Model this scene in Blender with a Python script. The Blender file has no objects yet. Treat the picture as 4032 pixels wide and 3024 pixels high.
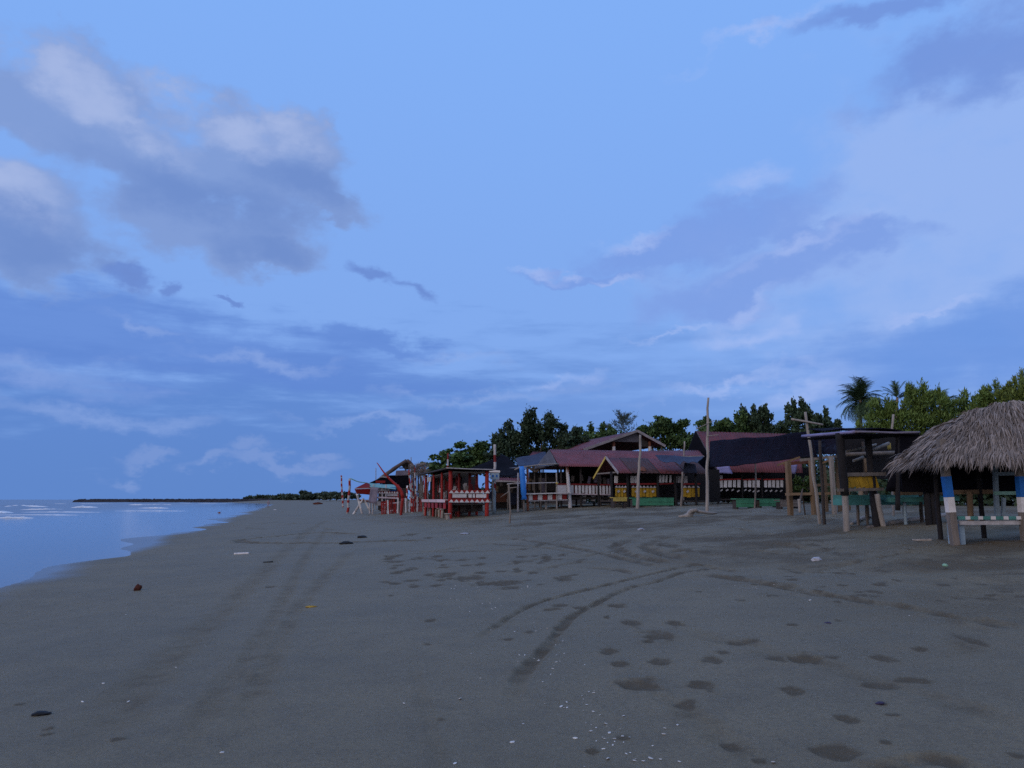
import bpy, bmesh, math, random
import numpy as np
from mathutils import Vector, Matrix, Quaternion, noise as mnoise

random.seed(7)
rng = np.random.default_rng(7)
R = math.radians
scene = bpy.context.scene
COL = scene.collection

# ------------------------------------------------------------------ camera
F = 3029.0                       # focal length in photo pixels (4032 wide)
TILT = R(8.53)
CAM = Vector((0.0, 0.0, 1.6))
cam_data = bpy.data.cameras.new('camera')
cam_data.sensor_width = 36.0
cam_data.lens = 36.0 * F / 4032.0
cam_data.clip_start = 0.05
cam_data.clip_end = 20000
cam = bpy.data.objects.new('camera', cam_data)
COL.objects.link(cam)
cam.location = CAM
cam.rotation_euler = (R(90) + TILT, 0, 0)
scene.camera = cam
ct, st = math.cos(TILT), math.sin(TILT)

def ray(u, v):
    r = (u - 2016.0) / F
    p = (1512.0 - v) / F
    return Vector((r, ct - p * st, st + p * ct))

# ------------------------------------------------------------------ view
cy = scene.cycles
cy.max_bounces = 5
cy.diffuse_bounces = 2
cy.glossy_bounces = 2
cy.transparent_max_bounces = 8
cy.use_adaptive_sampling = True
cy.adaptive_threshold = 0.012
cy.adaptive_min_samples = 16
cy.use_denoising = False
cy.use_light_tree = False
vs = scene.view_settings
vs.view_transform = 'Standard'
vs.look = 'None'
vs.exposure = 0.0
vs.gamma = 1.0
vs.use_curve_mapping = False

def lin(c):
    def f(x):
        x /= 255.0
        return x / 12.92 if x <= 0.04045 else ((x + 0.055) / 1.055) ** 2.4
    return (f(c[0]), f(c[1]), f(c[2]), 1.0)

# ------------------------------------------------------------------ world sky (dusk, broken cloud)
SUN_AZ = R(-128)                 # behind the camera and to its left, over the sea
SUN_EL = R(14)
world = bpy.data.worlds.new('World')
scene.world = world
world.use_nodes = True
try:
    world.cycles.sampling_method = 'NONE'      # a smooth sky needs no importance map
except Exception:
    pass
WT = world.node_tree
WT.nodes.clear()

class NG:
    """tiny helper for writing node maths"""
    def __init__(s, tree): s.t = tree
    def new(s, kind, **kw):
        n = s.t.nodes.new(kind)
        for k, v in kw.items(): setattr(n, k, v)
        return n
    def put(s, sock, val):
        if hasattr(val, 'is_linked') or isinstance(val, bpy.types.NodeSocket):
            s.t.links.new(val, sock)
        else:
            sock.default_value = val
    def m(s, op, a, b=None, c=None, clamp=False):
        n = s.new('ShaderNodeMath', operation=op, use_clamp=clamp)
        s.put(n.inputs[0], a)
        if b is not None: s.put(n.inputs[1], b)
        if c is not None: s.put(n.inputs[2], c)
        return n.outputs[0]
    def v(s, op, a, b=None, scale=None):
        n = s.new('ShaderNodeVectorMath', operation=op)
        s.put(n.inputs[0], a)
        if b is not None: s.put(n.inputs[1], b)
        if scale is not None: s.put(n.inputs['Scale'], scale)
        return n.outputs['Value'] if op in ('LENGTH', 'DOT_PRODUCT', 'DISTANCE') else n.outputs['Vector']
    def noise(s, vec, scale, detail=4, rough=0.55, color=False, dist=0.0):
        n = s.new('ShaderNodeTexNoise')
        n.inputs['Scale'].default_value = scale
        n.inputs['Detail'].default_value = detail
        n.inputs['Roughness'].default_value = rough
        n.inputs['Distortion'].default_value = dist
        s.put(n.inputs['Vector'], vec)
        return n.outputs['Color' if color else 'Fac']
    def sstep(s, x, lo, hi, tlo=0.0, thi=1.0):
        n = s.new('ShaderNodeMapRange', interpolation_type='SMOOTHSTEP')
        s.put(n.inputs['Value'], x)
        s.put(n.inputs['From Min'], lo); s.put(n.inputs['From Max'], hi)
        s.put(n.inputs['To Min'], tlo); s.put(n.inputs['To Max'], thi)
        return n.outputs['Result']
    def mix(s, fac, a, b, blend='MIX'):
        n = s.new('ShaderNodeMix', data_type='RGBA', blend_type=blend)
        s.put(n.inputs[0], fac); s.put(n.inputs[6], a); s.put(n.inputs[7], b)
        return n.outputs[2]

def sky_deg(u, v):
    d = ray(u, v).normalized()
    return math.degrees(math.atan2(d.x, d.y)), math.degrees(math.asin(d.z))

w = NG(WT)
tc = w.new('ShaderNodeTexCoord')
DIR = tc.outputs['Generated']
sep = w.new('ShaderNodeSeparateXYZ'); w.put(sep.inputs[0], DIR)
AZ = w.m('MULTIPLY', w.m('ARCTAN2', sep.outputs[0], sep.outputs[1]), 57.29578)
EL = w.m('MULTIPLY', w.m('ARCSINE', sep.outputs[2]), 57.29578)
comb = w.new('ShaderNodeCombineXYZ'); w.put(comb.inputs[0], AZ); w.put(comb.inputs[1], EL)
SKYP = comb.outputs[0]
flat = w.v('MULTIPLY', DIR, (1.0, 1.0, 1.55))
flat2 = w.v('MULTIPLY', DIR, (1.0, 1.0, 6.5))
warpA = w.v('SUBTRACT', w.noise(flat, 9.0, 6, 0.6, True), (0.5, 0.5, 0.5))
WP = w.v('ADD', SKYP, w.v('MULTIPLY', warpA, (7.5, 7.0, 0.0)))
NZ = w.noise(flat, 12.0, 6, 0.58)
# rounded, billowing lumps for the cumulus
BL = w.m('ABSOLUTE', w.m('SUBTRACT', w.noise(flat, 7.0, 5, 0.5), 0.5))
NZ = w.m('ADD', w.m('MULTIPLY', NZ, 0.75), w.m('SUBTRACT', 0.235, w.m('MULTIPLY', BL, 1.5)))
NS = w.noise(flat2, 8.0, 5, 0.58)
NF = NZ

def blobs(lst, vec):
    out = None
    for (u, v, ru, rv, rot) in lst:
        a, e = sky_deg(u, v)
        k = math.degrees(1.0 / F) * 0.94
        mp = w.new('ShaderNodeMapping', vector_type='TEXTURE')
        w.put(mp.inputs['Vector'], vec)
        mp.inputs['Location'].default_value = (a, e, 0)
        mp.inputs['Rotation'].default_value = (0, 0, R(rot))
        mp.inputs['Scale'].default_value = (ru * k, rv * k, 1)
        d = w.m('SUBTRACT', 1.0, w.v('LENGTH', mp.outputs[0]))
        out = d if out is None else w.m('SMOOTH_MAX', out, d, 0.25)
    return out

STR = 0.10
sky = w.new('ShaderNodeTexSky', sky_type='NISHITA')
sky.sun_disc = False
sky.sun_elevation = R(14)
sky.sun_rotation = SUN_AZ
sky.altitude = 0
sky.air_density = 1.0
sky.dust_density = 0.6
sky.ozone_density = 2.2
base = w.mix(1.0, sky.outputs[0], (0.62, 0.66, 0.88, 1), 'MULTIPLY')
# dusk air: even blue from the zenith down, a little deeper towards the sea horizon
g = w.sstep(EL, 0.0, 42.0)
dusk = w.mix(g, (*[x / STR for x in lin((131, 171, 238))[:3]], 1), (*[x / STR for x in lin((133, 181, 253))[:3]], 1))
base = w.mix(0.92, base, dusk)

def layer(col, fac, rgb, opacity=1.0):
    c = tuple(x / STR for x in lin(rgb)[:3]) + (1.0,)
    return w.mix(w.m('MULTIPLY', fac, opacity, clamp=True), col, c)

def cloud(col, lst, nz, amp, lo, hi, rgb, op, mask=None, ret=False):
    f = w.m('ADD', blobs(lst, WP), w.m('MULTIPLY', w.m('SUBTRACT', nz, 0.5), amp))
    f = w.sstep(f, lo, hi)
    if mask is not None: f = w.m('MULTIPLY', f, mask)
    c = layer(col, f, rgb, op)
    return (c, f) if ret else c

# low veil of stratus over the sea and round the whole horizon
lowband = w.sstep(EL, 19.0, 2.0)
st_n = w.sstep(w.m('ADD', w.m('MULTIPLY', lowband, 0.62), w.m('MULTIPLY', NS, 0.9)), 0.62, 1.0)
left = w.sstep(AZ, 22.0, -20.0, 0.4, 1.0)
base = layer(base, w.m('MULTIPLY', st_n, left), (92, 134, 206), 0.9)
base = layer(base, w.sstep(EL, 9.0, -1.0), (93, 132, 196), 0.55)
# dark flat stratus bank, lower left
base = cloud(base, [(250, 1290, 900, 190, -4), (900, 1400, 900, 130, -6), (1450, 1390, 420, 60, -4)], NS, 1.6, -0.3, 0.6, (98, 137, 212), 0.8)
# pale streaks
base = cloud(base, [(150, 1430, 420, 55, -6), (1000, 1425, 300, 28, -4), (420, 1620, 520, 40, -5), (560, 1290, 160, 22, -8), (1800, 1440, 260, 26, 2),
                    (1950, 1560, 420, 24, 3), (1500, 1690, 400, 22, 0)], NS, 2.8, -0.5, 1.3, (150, 176, 230), 0.5)
# little cumulus heads above the sea horizon
base = cloud(base, [(590, 1790, 70, 26, 0), (950, 1795, 75, 30, 0), (800, 1840, 80, 24, 0), (1250, 1800, 80, 24, 0), (1080, 1845, 240, 26, 0), (500, 1850, 60, 22, 0)], NF, 1.6, -0.5, 0.7, (130, 157, 214), 0.6)
# broad bright veil on the right
base = cloud(base, [(3950, 720, 1000, 560, 25), (3450, 620, 420, 200, 44), (3250, 1000, 700, 260, 12)], NZ, 1.7, -0.25, 0.8, (153, 182, 238), 0.78)
base = cloud(base, [(3900, 1330, 800, 170, 10)], NS, 1.0, -0.3, 0.7, (104, 147, 222), 0.75)
# streaky cumulus, right of centre: shaded bodies then lit heads
base = cloud(base, [(2620, 985, 300, 60, 4), (2900, 900, 330, 110, 14), (2950, 1110, 420, 110, 10), (2300, 1080, 260, 30, 0), (3250, 960, 300, 60, -8)], NZ, 1.6, -0.3, 0.5, (122, 156, 226), 0.8)
base = cloud(base, [(2520, 945, 160, 30, 4), (2140, 1068, 120, 22, -3), (2280, 1062, 50, 18, 0), (2440, 1088, 80, 18, 0), (2960, 710, 160, 60, -8), (3150, 985, 320, 34, 12),
                    (2640, 1300, 160, 18, 9), (2950, 1320, 230, 46, 8), (2920, 1215, 170, 34, 22), (3150, 1560, 130, 50, 20), (2850, 1510, 330, 26, 6), (2200, 1500, 160, 30, 2),
                    (3680, 1200, 130, 18, 8), (3000, 110, 330, 26, 12)], NF, 2.2, -0.35, 1.2, (170, 191, 242), 0.58)
# dark cloud, top right
base = cloud(base, [(3700, 240, 300, 100, 14), (3960, 190, 220, 120, 18), (3480, 30, 380, 50, -4)], NZ, 1.6, -0.35, 0.7, (112, 145, 216), 0.8)
# big cumulus, left: grey-blue body, lit heads, darker base
base, FB = cloud(base, [(150, 420, 330, 130, -6), (520, 560, 420, 170, -12), (900, 640, 400, 160, -6), (1150, 590, 170, 110, 0), (760, 850, 400, 130, -4), (1020, 960, 170, 70, -18),
                        (1260, 790, 190, 50, -12), (60, 860, 300, 180, -8), (150, 1000, 220, 80, 0)], NZ, 2.2, -0.45, 0.25, (128, 156, 212), 0.95, ret=True)
base = cloud(base, [(230, 320, 230, 60, -22), (420, 420, 260, 75, -24), (700, 400, 210, 85, -30), (560, 500, 300, 60, -10), (1120, 520, 170, 80, -8), (20, 690, 170, 110, -30), (880, 540, 300, 60, 0)],
             NZ, 2.6, -0.5, 1.35, (176, 192, 232), 0.68, mask=FB)
base = cloud(base, [(800, 770, 420, 110, -6), (1200, 720, 240, 90, -10), (150, 960, 300, 110, -4), (1030, 960, 190, 70, -16)], NZ, 1.3, -0.5, 0.9, (107, 139, 202), 0.8, mask=FB)
# stray dark scraps
base = cloud(base, [(1510, 1070, 120, 42, -18), (1620, 1140, 110, 42, -20), (470, 1080, 80, 44, -10), (665, 1145, 44, 34, -20), (960, 1195, 44, 14, 0)],
             NF, 1.8, -0.35, 0.6, (104, 136, 206), 0.8)
# the afterglow side of the sky, behind the camera over the land and sea: paler, thin broken cloud
back = w.sstep(sep.outputs[1], 0.35, -0.55)
base = layer(base, w.m('MULTIPLY', back, w.sstep(EL, 75.0, 0.0, 0.35, 1.0)), (206, 196, 196), 0.8)
fb = w.sstep(w.m('ADD', NZ, w.m('MULTIPLY', NS, 0.4)), 0.62, 0.85)
base = layer(base, w.m('MULTIPLY', fb, back), (150, 158, 190), 0.5)
bg = w.new('ShaderNodeBackground')
w.put(bg.inputs[0], base)
bg.inputs[1].default_value = STR
wo = w.new('ShaderNodeOutputWorld')
WT.links.new(bg.outputs[0], wo.inputs[0])

# ------------------------------------------------------------------ sun (after-glow: weak and very soft)
sd = bpy.data.lights.new('sun', 'SUN')
sd.energy = 0.8
sd.angle = R(40)
sd.color = (1.0, 0.80, 0.64)
sun = bpy.data.objects.new('sun', sd)
COL.objects.link(sun)
sv = Vector((math.sin(SUN_AZ) * math.cos(R(24)), math.cos(SUN_AZ) * math.cos(R(24)), math.sin(R(24))))
sun.rotation_euler = (-sv).to_track_quat('-Z', 'Y').to_euler()
sun.location = (0, 0, 30)

# ------------------------------------------------------------------ materials
def mat(name, rgb, rough=0.8, var=0.25, scale=6.0, spec=0.3, bump=0.0, bscale=30.0, stretch=(1, 1, 1), rgb2=None, metal=0.0, island=0.0, sheer=0.0):
    m = bpy.data.materials.new(name)
    m.use_nodes = True
    t = m.node_tree; t.nodes.clear(); n = NG(t)
    out = n.new('ShaderNodeOutputMaterial')
    p = n.new('ShaderNodeBsdfPrincipled')
    p.inputs['Roughness'].default_value = rough
    p.inputs['Specular IOR Level'].default_value = spec
    p.inputs['Metallic'].default_value = metal
    geo = n.new('ShaderNodeNewGeometry')
    vec = n.v('MULTIPLY', geo.outputs['Position'], stretch)
    a = tuple(rgb) + (1,)
    b = tuple(rgb2 if rgb2 else [min(1, c * 0.45) for c in rgb]) + (1,)
    nz = n.noise(vec, scale, 5, 0.62)
    fac = n.sstep(nz, 0.36, 0.68, 0.0, var if rgb2 is None else 1.0)
    if rgb2 is not None: fac = n.m('MULTIPLY', fac, var)
    c = n.mix(fac, a, b)
    fine = n.noise(vec, scale * 7.3, 3, 0.6)
    c = n.mix(n.sstep(fine, 0.45, 0.75, 0.0, var * 0.6), c, b)
    if island:
        c = n.mix(n.m('MULTIPLY', geo.outputs['Random Per Island'], island), c, tuple(min(1, x * 1.9 + 0.004) for x in rgb) + (1,))
    oi = n.new('ShaderNodeObjectInfo')
    hs = n.new('ShaderNodeHueSaturation')
    n.put(hs.inputs['Value'], n.m('ADD', 0.86, n.m('MULTIPLY', oi.outputs['Random'], 0.28)))
    n.put(hs.inputs['Color'], c)
    n.put(p.inputs['Base Color'], hs.outputs[0])
    if bump:
        bp = n.new('ShaderNodeBump')
        bp.inputs['Strength'].default_value = bump
        bp.inputs['Distance'].default_value = 0.02
        n.put(bp.inputs['Height'], n.noise(vec, bscale, 4, 0.6))
        t.links.new(bp.outputs[0], p.inputs['Normal'])
    if sheer:
        tr = n.new('ShaderNodeBsdfTransparent')
        mx = n.new('ShaderNodeMixShader')
        n.put(mx.inputs[0], n.sstep(n.noise(vec, scale * 1.7, 4, 0.6), 0.35, 0.7, 0.0, sheer))
        t.links.new(p.outputs[0], mx.inputs[1]); t.links.new(tr.outputs[0], mx.inputs[2])
        t.links.new(mx.outputs[0], out.inputs[0])
    else:
        t.links.new(p.outputs[0], out.inputs[0])
    return m

M = {}
grain = (1, 1, 0.15)
M['wood'] = mat('weathered_wood', (0.22, 0.19, 0.17), 0.85, 0.6, 9, stretch=grain, bump=0.3)
M['palewood'] = mat('pale_driftwood', (0.34, 0.31, 0.285), 0.85, 0.55, 8, stretch=grain, bump=0.3)
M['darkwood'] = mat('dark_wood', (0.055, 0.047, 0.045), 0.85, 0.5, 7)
M['blackshade'] = mat('black_wood_and_shade', (0.018, 0.017, 0.02), 0.9, 0.4, 7)  # black posts; on the backing boards this tone stands for interior shade
M['timber'] = mat('new_timber', (0.22, 0.150, 0.092), 0.85, 0.55, 8, stretch=grain)
M['red'] = mat('red_paint', (0.34, 0.022, 0.018), 0.6, 0.5, 6)
M['darkred'] = mat('dark_red_paint', (0.20, 0.014, 0.014), 0.65, 0.5, 6)
M['white'] = mat('white_paint', (0.70, 0.68, 0.68), 0.7, 0.35, 5)
M['dirtywhite'] = mat('dirty_white_paint', (0.48, 0.46, 0.47), 0.8, 0.6, 6)
M['pinkwhite'] = mat('pinkish_white_paint', (0.62, 0.50, 0.53), 0.75, 0.35, 5)
M['yellow'] = mat('yellow_paint', (0.46, 0.27, 0.018), 0.7, 0.5, 6)
M['palegold'] = mat('pale_yellow_paint', (0.55, 0.42, 0.10), 0.7, 0.45, 6)
M['green'] = mat('green_paint', (0.06, 0.25, 0.14), 0.7, 0.4, 5)
M['teal'] = mat('teal_paint', (0.07, 0.24, 0.22), 0.7, 0.4, 5)
M['mint'] = mat('mint_paint', (0.24, 0.46, 0.40), 0.7, 0.3, 5)
M['blue'] = mat('blue_paint', (0.012, 0.12, 0.42), 0.65, 0.3, 6)
M['paleblue'] = mat('pale_blue_paint', (0.28, 0.38, 0.46), 0.75, 0.4, 6)
M['bluetarp'] = mat('blue_tarp', (0.035, 0.26, 0.85), 0.5, 0.3, 7, spec=0.4)
M['navytarp'] = mat('navy_tarp', (0.035, 0.045, 0.085), 0.75, 0.4, 1.5)
M['lavtarp'] = mat('lavender_tarp', (0.25, 0.24, 0.44), 0.7, 0.3, 3)
M['tealtarp'] = mat('teal_awning_cloth', (0.20, 0.40, 0.38), 0.75, 0.35, 3)
M['greycloth'] = mat('grey_cloth', (0.24, 0.21, 0.27), 0.85, 0.35, 4)
M['maroon'] = mat('maroon_roof_metal', (0.175, 0.050, 0.058), 0.62, 0.6, 1.2, rgb2=(0.085, 0.032, 0.036))
M['maroondark'] = mat('old_brown_roof_sheet', (0.085, 0.045, 0.045), 0.75, 0.4, 1.5)
M['rust'] = mat('rusty_sheet', (0.20, 0.075, 0.045), 0.8, 0.5, 3)
M['net'] = mat('black_shade_net', (0.010, 0.011, 0.022), 0.9, 0.5, 1.8, rgb2=(0.020, 0.017, 0.030), sheer=0.18, spec=0.05)
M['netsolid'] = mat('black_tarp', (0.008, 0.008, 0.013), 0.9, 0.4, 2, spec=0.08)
M['beige'] = mat('faded_ceiling_board', (0.34, 0.32, 0.30), 0.85, 0.4, 2)
M['greyroof'] = mat('grey_roof_sheet', (0.12, 0.12, 0.14), 0.7, 0.5, 1.5)
M['barge'] = mat('weathered_white_board', (0.36, 0.33, 0.34), 0.8, 0.6, 3)
M['greywall'] = mat('grey_gable_board', (0.14, 0.13, 0.15), 0.85, 0.4, 2)
M['thatch'] = mat('dry_palm_thatch', (0.168, 0.144, 0.132), 0.95, 0.6, 3, spec=0.1, island=1.0)
M['thatchbase'] = mat('thatch_underlayer', (0.05, 0.04, 0.038), 0.95, 0.4, 6, spec=0.1)
M['brownthatch'] = mat('brown_old_thatch', (0.10, 0.075, 0.07), 0.95, 0.5, 4, spec=0.1, island=0.6)
M['bark'] = mat('bark', (0.13, 0.10, 0.08), 0.9, 0.5, 6)
M['palebark'] = mat('pale_bark', (0.26, 0.20, 0.15), 0.9, 0.5, 6)
def leafmat(n, c, isl=0.8): return mat(n, c, 0.62, 0.5, 0.55, spec=0.25, island=isl)
M['leafdark'] = leafmat('dark_broad_leaves', (0.034, 0.060, 0.032))
M['leafmid'] = leafmat('mid_green_leaves', (0.052, 0.096, 0.030))
M['leaflight'] = leafmat('light_green_leaves', (0.092, 0.145, 0.034))
M['leafolive'] = leafmat('yellowish_green_leaves', (0.115, 0.155, 0.034))
M['leafgrey'] = leafmat('grey_green_needles', (0.045, 0.065, 0.058))
M['leafhaze'] = leafmat('haze_toned_leaves', (0.048, 0.070, 0.050))  # leaf green greyed: distance haze is mixed into the colour
M['leafpalm'] = leafmat('palm_leaves', (0.040, 0.075, 0.040))
M['shell'] = mat('bleached_shell', (0.58, 0.58, 0.57), 0.7, 0.25, 30)
M['black'] = mat('black_rubber', (0.010, 0.010, 0.012), 0.7, 0.3, 9)
M['coconut'] = mat('brown_husk', (0.085, 0.022, 0.012), 0.85, 0.5, 14)
M['plastic'] = mat('pale_plastic', (0.36, 0.37, 0.42), 0.6, 0.3, 12, spec=0.5)
M['greenplastic'] = mat('mint_plastic', (0.22, 0.42, 0.30), 0.6, 0.3, 12, spec=0.5)
M['purple'] = mat('purple_plastic', (0.045, 0.035, 0.085), 0.6, 0.3, 12)
M['stone'] = mat('dark_breakwater_rock', (0.035, 0.033, 0.042), 0.9, 0.5, 0.8)
M['foam'] = mat('wave_foam', (0.85, 0.87, 0.90), 0.8, 0.35, 0.6, stretch=(0.4, 1, 1), rgb2=(0.45, 0.52, 0.62))
M['skin'] = mat('bather', (0.30, 0.20, 0.19), 0.7, 0.3, 6)
M['cloth'] = mat('bather_clothing', (0.34, 0.30, 0.36), 0.85, 0.3, 6)

# ------------------------------------------------------------------ ground profile
BD = Vector((-0.2756, 0.9613, 0))            # along the beach
BN = Vector((0.9613, 0.2756, 0))             # from the sea towards the land
ROT = math.atan2(BN.y, BN.x)                 # huts are square to the beach
PS = np.array([-4000, -200, -60, -14, -6, 0, 4, 9, 11, 14, 16.6, 20.5, 26, 60, 4000.])
PZ = np.array([-40, -6, -2.2, -.62, -.27, 0, .19, .50, .65, .85, 1.05, 1.20, 1.27, 1.4, 1.6])
WATER_Z = -0.27

def sshift(t):
    k = np.clip((t - 290.0) / 330.0, 0, 1)
    k = k * k * (3 - 2 * k)
    return -48.0 * k + np.clip(t - 800.0, 0, None) * 0.8

def H0(x, y):
    """smooth lie of the beach"""
    x = np.asarray(x, float); y = np.asarray(y, float)
    s = x * BN.x + y * BN.y
    t = x * BD.x + y * BD.y
    s2 = s - sshift(t)
    # gentle cusps in the waterline
    c = np.exp(-((s2 + 5) / 6.0) ** 2) * (0.035 * np.sin(t * 0.33 + 0.6) + 0.03 * np.sin(t * 0.145 + 2.1) + 0.015 * np.sin(t * 0.81))
    z = np.zeros_like(s2)
    for k, o in ((0.25, -1.2), (0.5, 0.0), (0.25, 1.2)):
        z += k * np.interp(s2 + o, PS, PZ)
    return z + c

def gz(x, y): return float(H0(x, y))

def gnd(u, v):
    d = ray(u, v)
    lo, hi = 0.5, None
    t = 1.0
    while t < 3000:
        p = CAM + d * t
        if p.z < gz(p.x, p.y): hi = t; break
        lo = t; t *= 1.04
    if hi is None: return None
    for _ in range(40):
        mid = (lo + hi) / 2
        p = CAM + d * mid
        if p.z < gz(p.x, p.y): hi = mid
        else: lo = mid
    p = CAM + d * hi
    return Vector((p.x, p.y, gz(p.x, p.y)))

def atY(u, v, Y):
    d = ray(u, v)
    return CAM + d * (Y / d.y)

# ------------------------------------------------------------------ object helpers
def link(o): COL.objects.link(o); return o

def tag(o, label=None, cat=None, group=None, kind=None):
    if label: o['label'] = label
    if cat: o['category'] = cat
    if group: o['group'] = group
    if kind: o['kind'] = kind
    return o

def mesh_obj(name, verts, faces, material, parent=None, smooth=False, fmats=None, mats=None):
    me = bpy.data.meshes.new(name)
    me.from_pydata([tuple(v) for v in verts], [], faces)
    if mats:
        for m_ in mats: me.materials.append(m_)
        me.polygons.foreach_set('material_index', fmats)
    else:
        me.materials.append(material)
    if smooth: me.polygons.foreach_set('use_smooth', [True] * len(me.polygons))
    me.update()
    o = bpy.data.objects.new(name, me)
    if parent: o.parent = parent
    return link(o)

CUBES = {}
def cube_mesh(mk):
    if mk not in CUBES:
        me = bpy.data.meshes.new('board_' + mk)
        v = [(x, y, z) for x in (-.5, .5) for y in (-.5, .5) for z in (-.5, .5)]
        f = [(0, 1, 3, 2), (4, 6, 7, 5), (0, 4, 5, 1), (2, 3, 7, 6), (0, 2, 6, 4), (1, 5, 7, 3)]
        me.from_pydata(v, [], f)
        me.materials.append(M[mk])
        CUBES[mk] = me
    return CUBES[mk]

class Thing:
    def __init__(s, name, label, cat, pos, rot=ROT, group=None):
        s.e = link(bpy.data.objects.new(name, None))
        s.e.empty_display_size = 0.2
        s.e.location = pos
        s.e.rotation_euler = (0, 0, rot)
        tag(s.e, label, cat, group)
        s.pos = Vector(pos); s.rot = rot
        s.c, s.s = math.cos(rot), math.sin(rot)
    def w2l(s, p):
        d = Vector(p) - s.pos
        return Vector((d.x * s.c + d.y * s.s, -d.x * s.s + d.y * s.c, d.z))
    def l2w(s, p):
        return s.pos + Vector((p[0] * s.c - p[1] * s.s, p[0] * s.s + p[1] * s.c, p[2]))
    def px(s, u, v, ly=0.0):
        o = s.w2l(CAM)
        d = ray(u, v)
        d = Vector((d.x * s.c + d.y * s.s, -d.x * s.s + d.y * s.c, d.z))
        return o + d * ((ly - o.y) / d.y)
    def pxl(s, u, v, lx=0.0):
        """meets the plane local x = lx (the side of the hut)"""
        o = s.w2l(CAM)
        d = ray(u, v)
        d = Vector((d.x * s.c + d.y * s.s, -d.x * s.s + d.y * s.c, d.z))
        return o + d * ((lx - o.x) / d.x)
    def g(s, lx, ly):
        p = s.l2w((lx, ly, 0))
        return gz(p.x, p.y) - s.pos.z
    def box(s, name, c, size, mk, rot=(0, 0, 0), parent=None, jit=0.006):
        o = bpy.data.objects.new(name, cube_mesh(mk))
        o.parent = parent or s.e
        o.location = c; o.scale = size
        o.rotation_euler = [r + random.uniform(-jit, jit) for r in rot]
        return link(o)
    def beam(s, name, p0, p1, wd, ht, mk, parent=None):
        p0, p1 = Vector(p0), Vector(p1)
        d = p1 - p0
        o = bpy.data.objects.new(name, cube_mesh(mk))
        o.parent = parent or s.e
        o.location = (p0 + p1) / 2
        up = 'Z' if abs(d.normalized().z) < 0.95 else 'X'
        q = d.to_track_quat('Y', up)
        o.rotation_mode = 'QUATERNION'; o.rotation_quaternion = q
        o.scale = (wd, d.length, ht)
        return link(o)
    def tube(s, name, pts, rad, mk, parent=None, **kw):
        return tube(name, pts, rad, mk, parent or s.e, **kw)
    def sheet(s, name, cs, mk, **kw):
        return sheet(name, cs, mk, kw.pop('parent', None) or s.e, **kw)

def tube(name, pts, rad, mk, parent=None, sides=8, wob=0.0, stripes=None, spiral=None, square=False, sub=None):
    """tapered, slightly crooked pole through pts. stripes=(matkeyA, matkeyB, length) paints bands; spiral paints a barber twist"""
    pts = [Vector(p) for p in pts]
    if len(pts) == 2 or sub:
        n = sub or 9
        L = [0]
        for a, b in zip(pts, pts[1:]): L.append(L[-1] + (b - a).length)
        new = []
        for i in range(n + 1):
            q = L[-1] * i / n
            k = max(j for j in range(len(L) - 1) if L[j] <= q + 1e-9)
            f = (q - L[k]) / max(1e-9, L[k + 1] - L[k])
            new.append(pts[k].lerp(pts[k + 1], f))
        pts = new
    n = len(pts)
    if not isinstance(rad, (list, tuple)): rad = (rad, rad)
    if len(rad) != n:
        rad = [rad[0] + (rad[-1] - rad[0]) * i / (n - 1) for i in range(n)]
    sd0 = random.uniform(0, 100)
    V, Fc, fm = [], [], []
    if square: sides = 4
    dist = 0.0
    dl = [0.0]
    for i in range(1, n): dl.append(dl[-1] + (pts[i] - pts[i - 1]).length)
    for i, p in enumerate(pts):
        a = pts[max(0, i - 1)]; b = pts[min(n - 1, i + 1)]
        d = (b - a).normalized()
        q = d.to_track_quat('Z', 'Y')
        off = Vector((0, 0, 0))
        if wob and 0 < i:
            off = Vector((mnoise.noise(Vector((i * .37, sd0, 0))), mnoise.noise(Vector((i * .37, sd0, 9))), 0)) * wob
        for k in range(sides):
            ang = 2 * math.pi * (k + 0.5) / sides
            r = rad[i] * (1.0 if square else (1 + 0.08 * mnoise.noise(Vector((k * 1.7, i * .8, sd0)))))
            V.append(p + off + q @ Vector((math.cos(ang) * r, math.sin(ang) * r, 0)))
    for i in range(n - 1):
        for k in range(sides):
            Fc.append((i * sides + k, i * sides + (k + 1) % sides, (i + 1) * sides + (k + 1) % sides, (i + 1) * sides + k))
            if stripes: fm.append(int(((dl[i] + dl[i + 1]) / 2 + sd0) / stripes[2]) % 2)
            elif spiral: fm.append(int(((dl[i] + dl[i + 1]) / 2) / spiral[2] + k / sides * 2 + 0.01) % 2)
            else: fm.append(0)
    Fc.append(tuple(range(sides))[::-1]); fm.append(0)
    Fc.append(tuple((n - 1) * sides + k for k in range(sides))); fm.append(0)
    st_ = stripes or spiral
    mats = [M[st_[0]], M[st_[1]]] if st_ else [M[mk]]
    return mesh_obj(name, V, Fc, None, parent, smooth=not square, fmats=fm, mats=mats)

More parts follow.
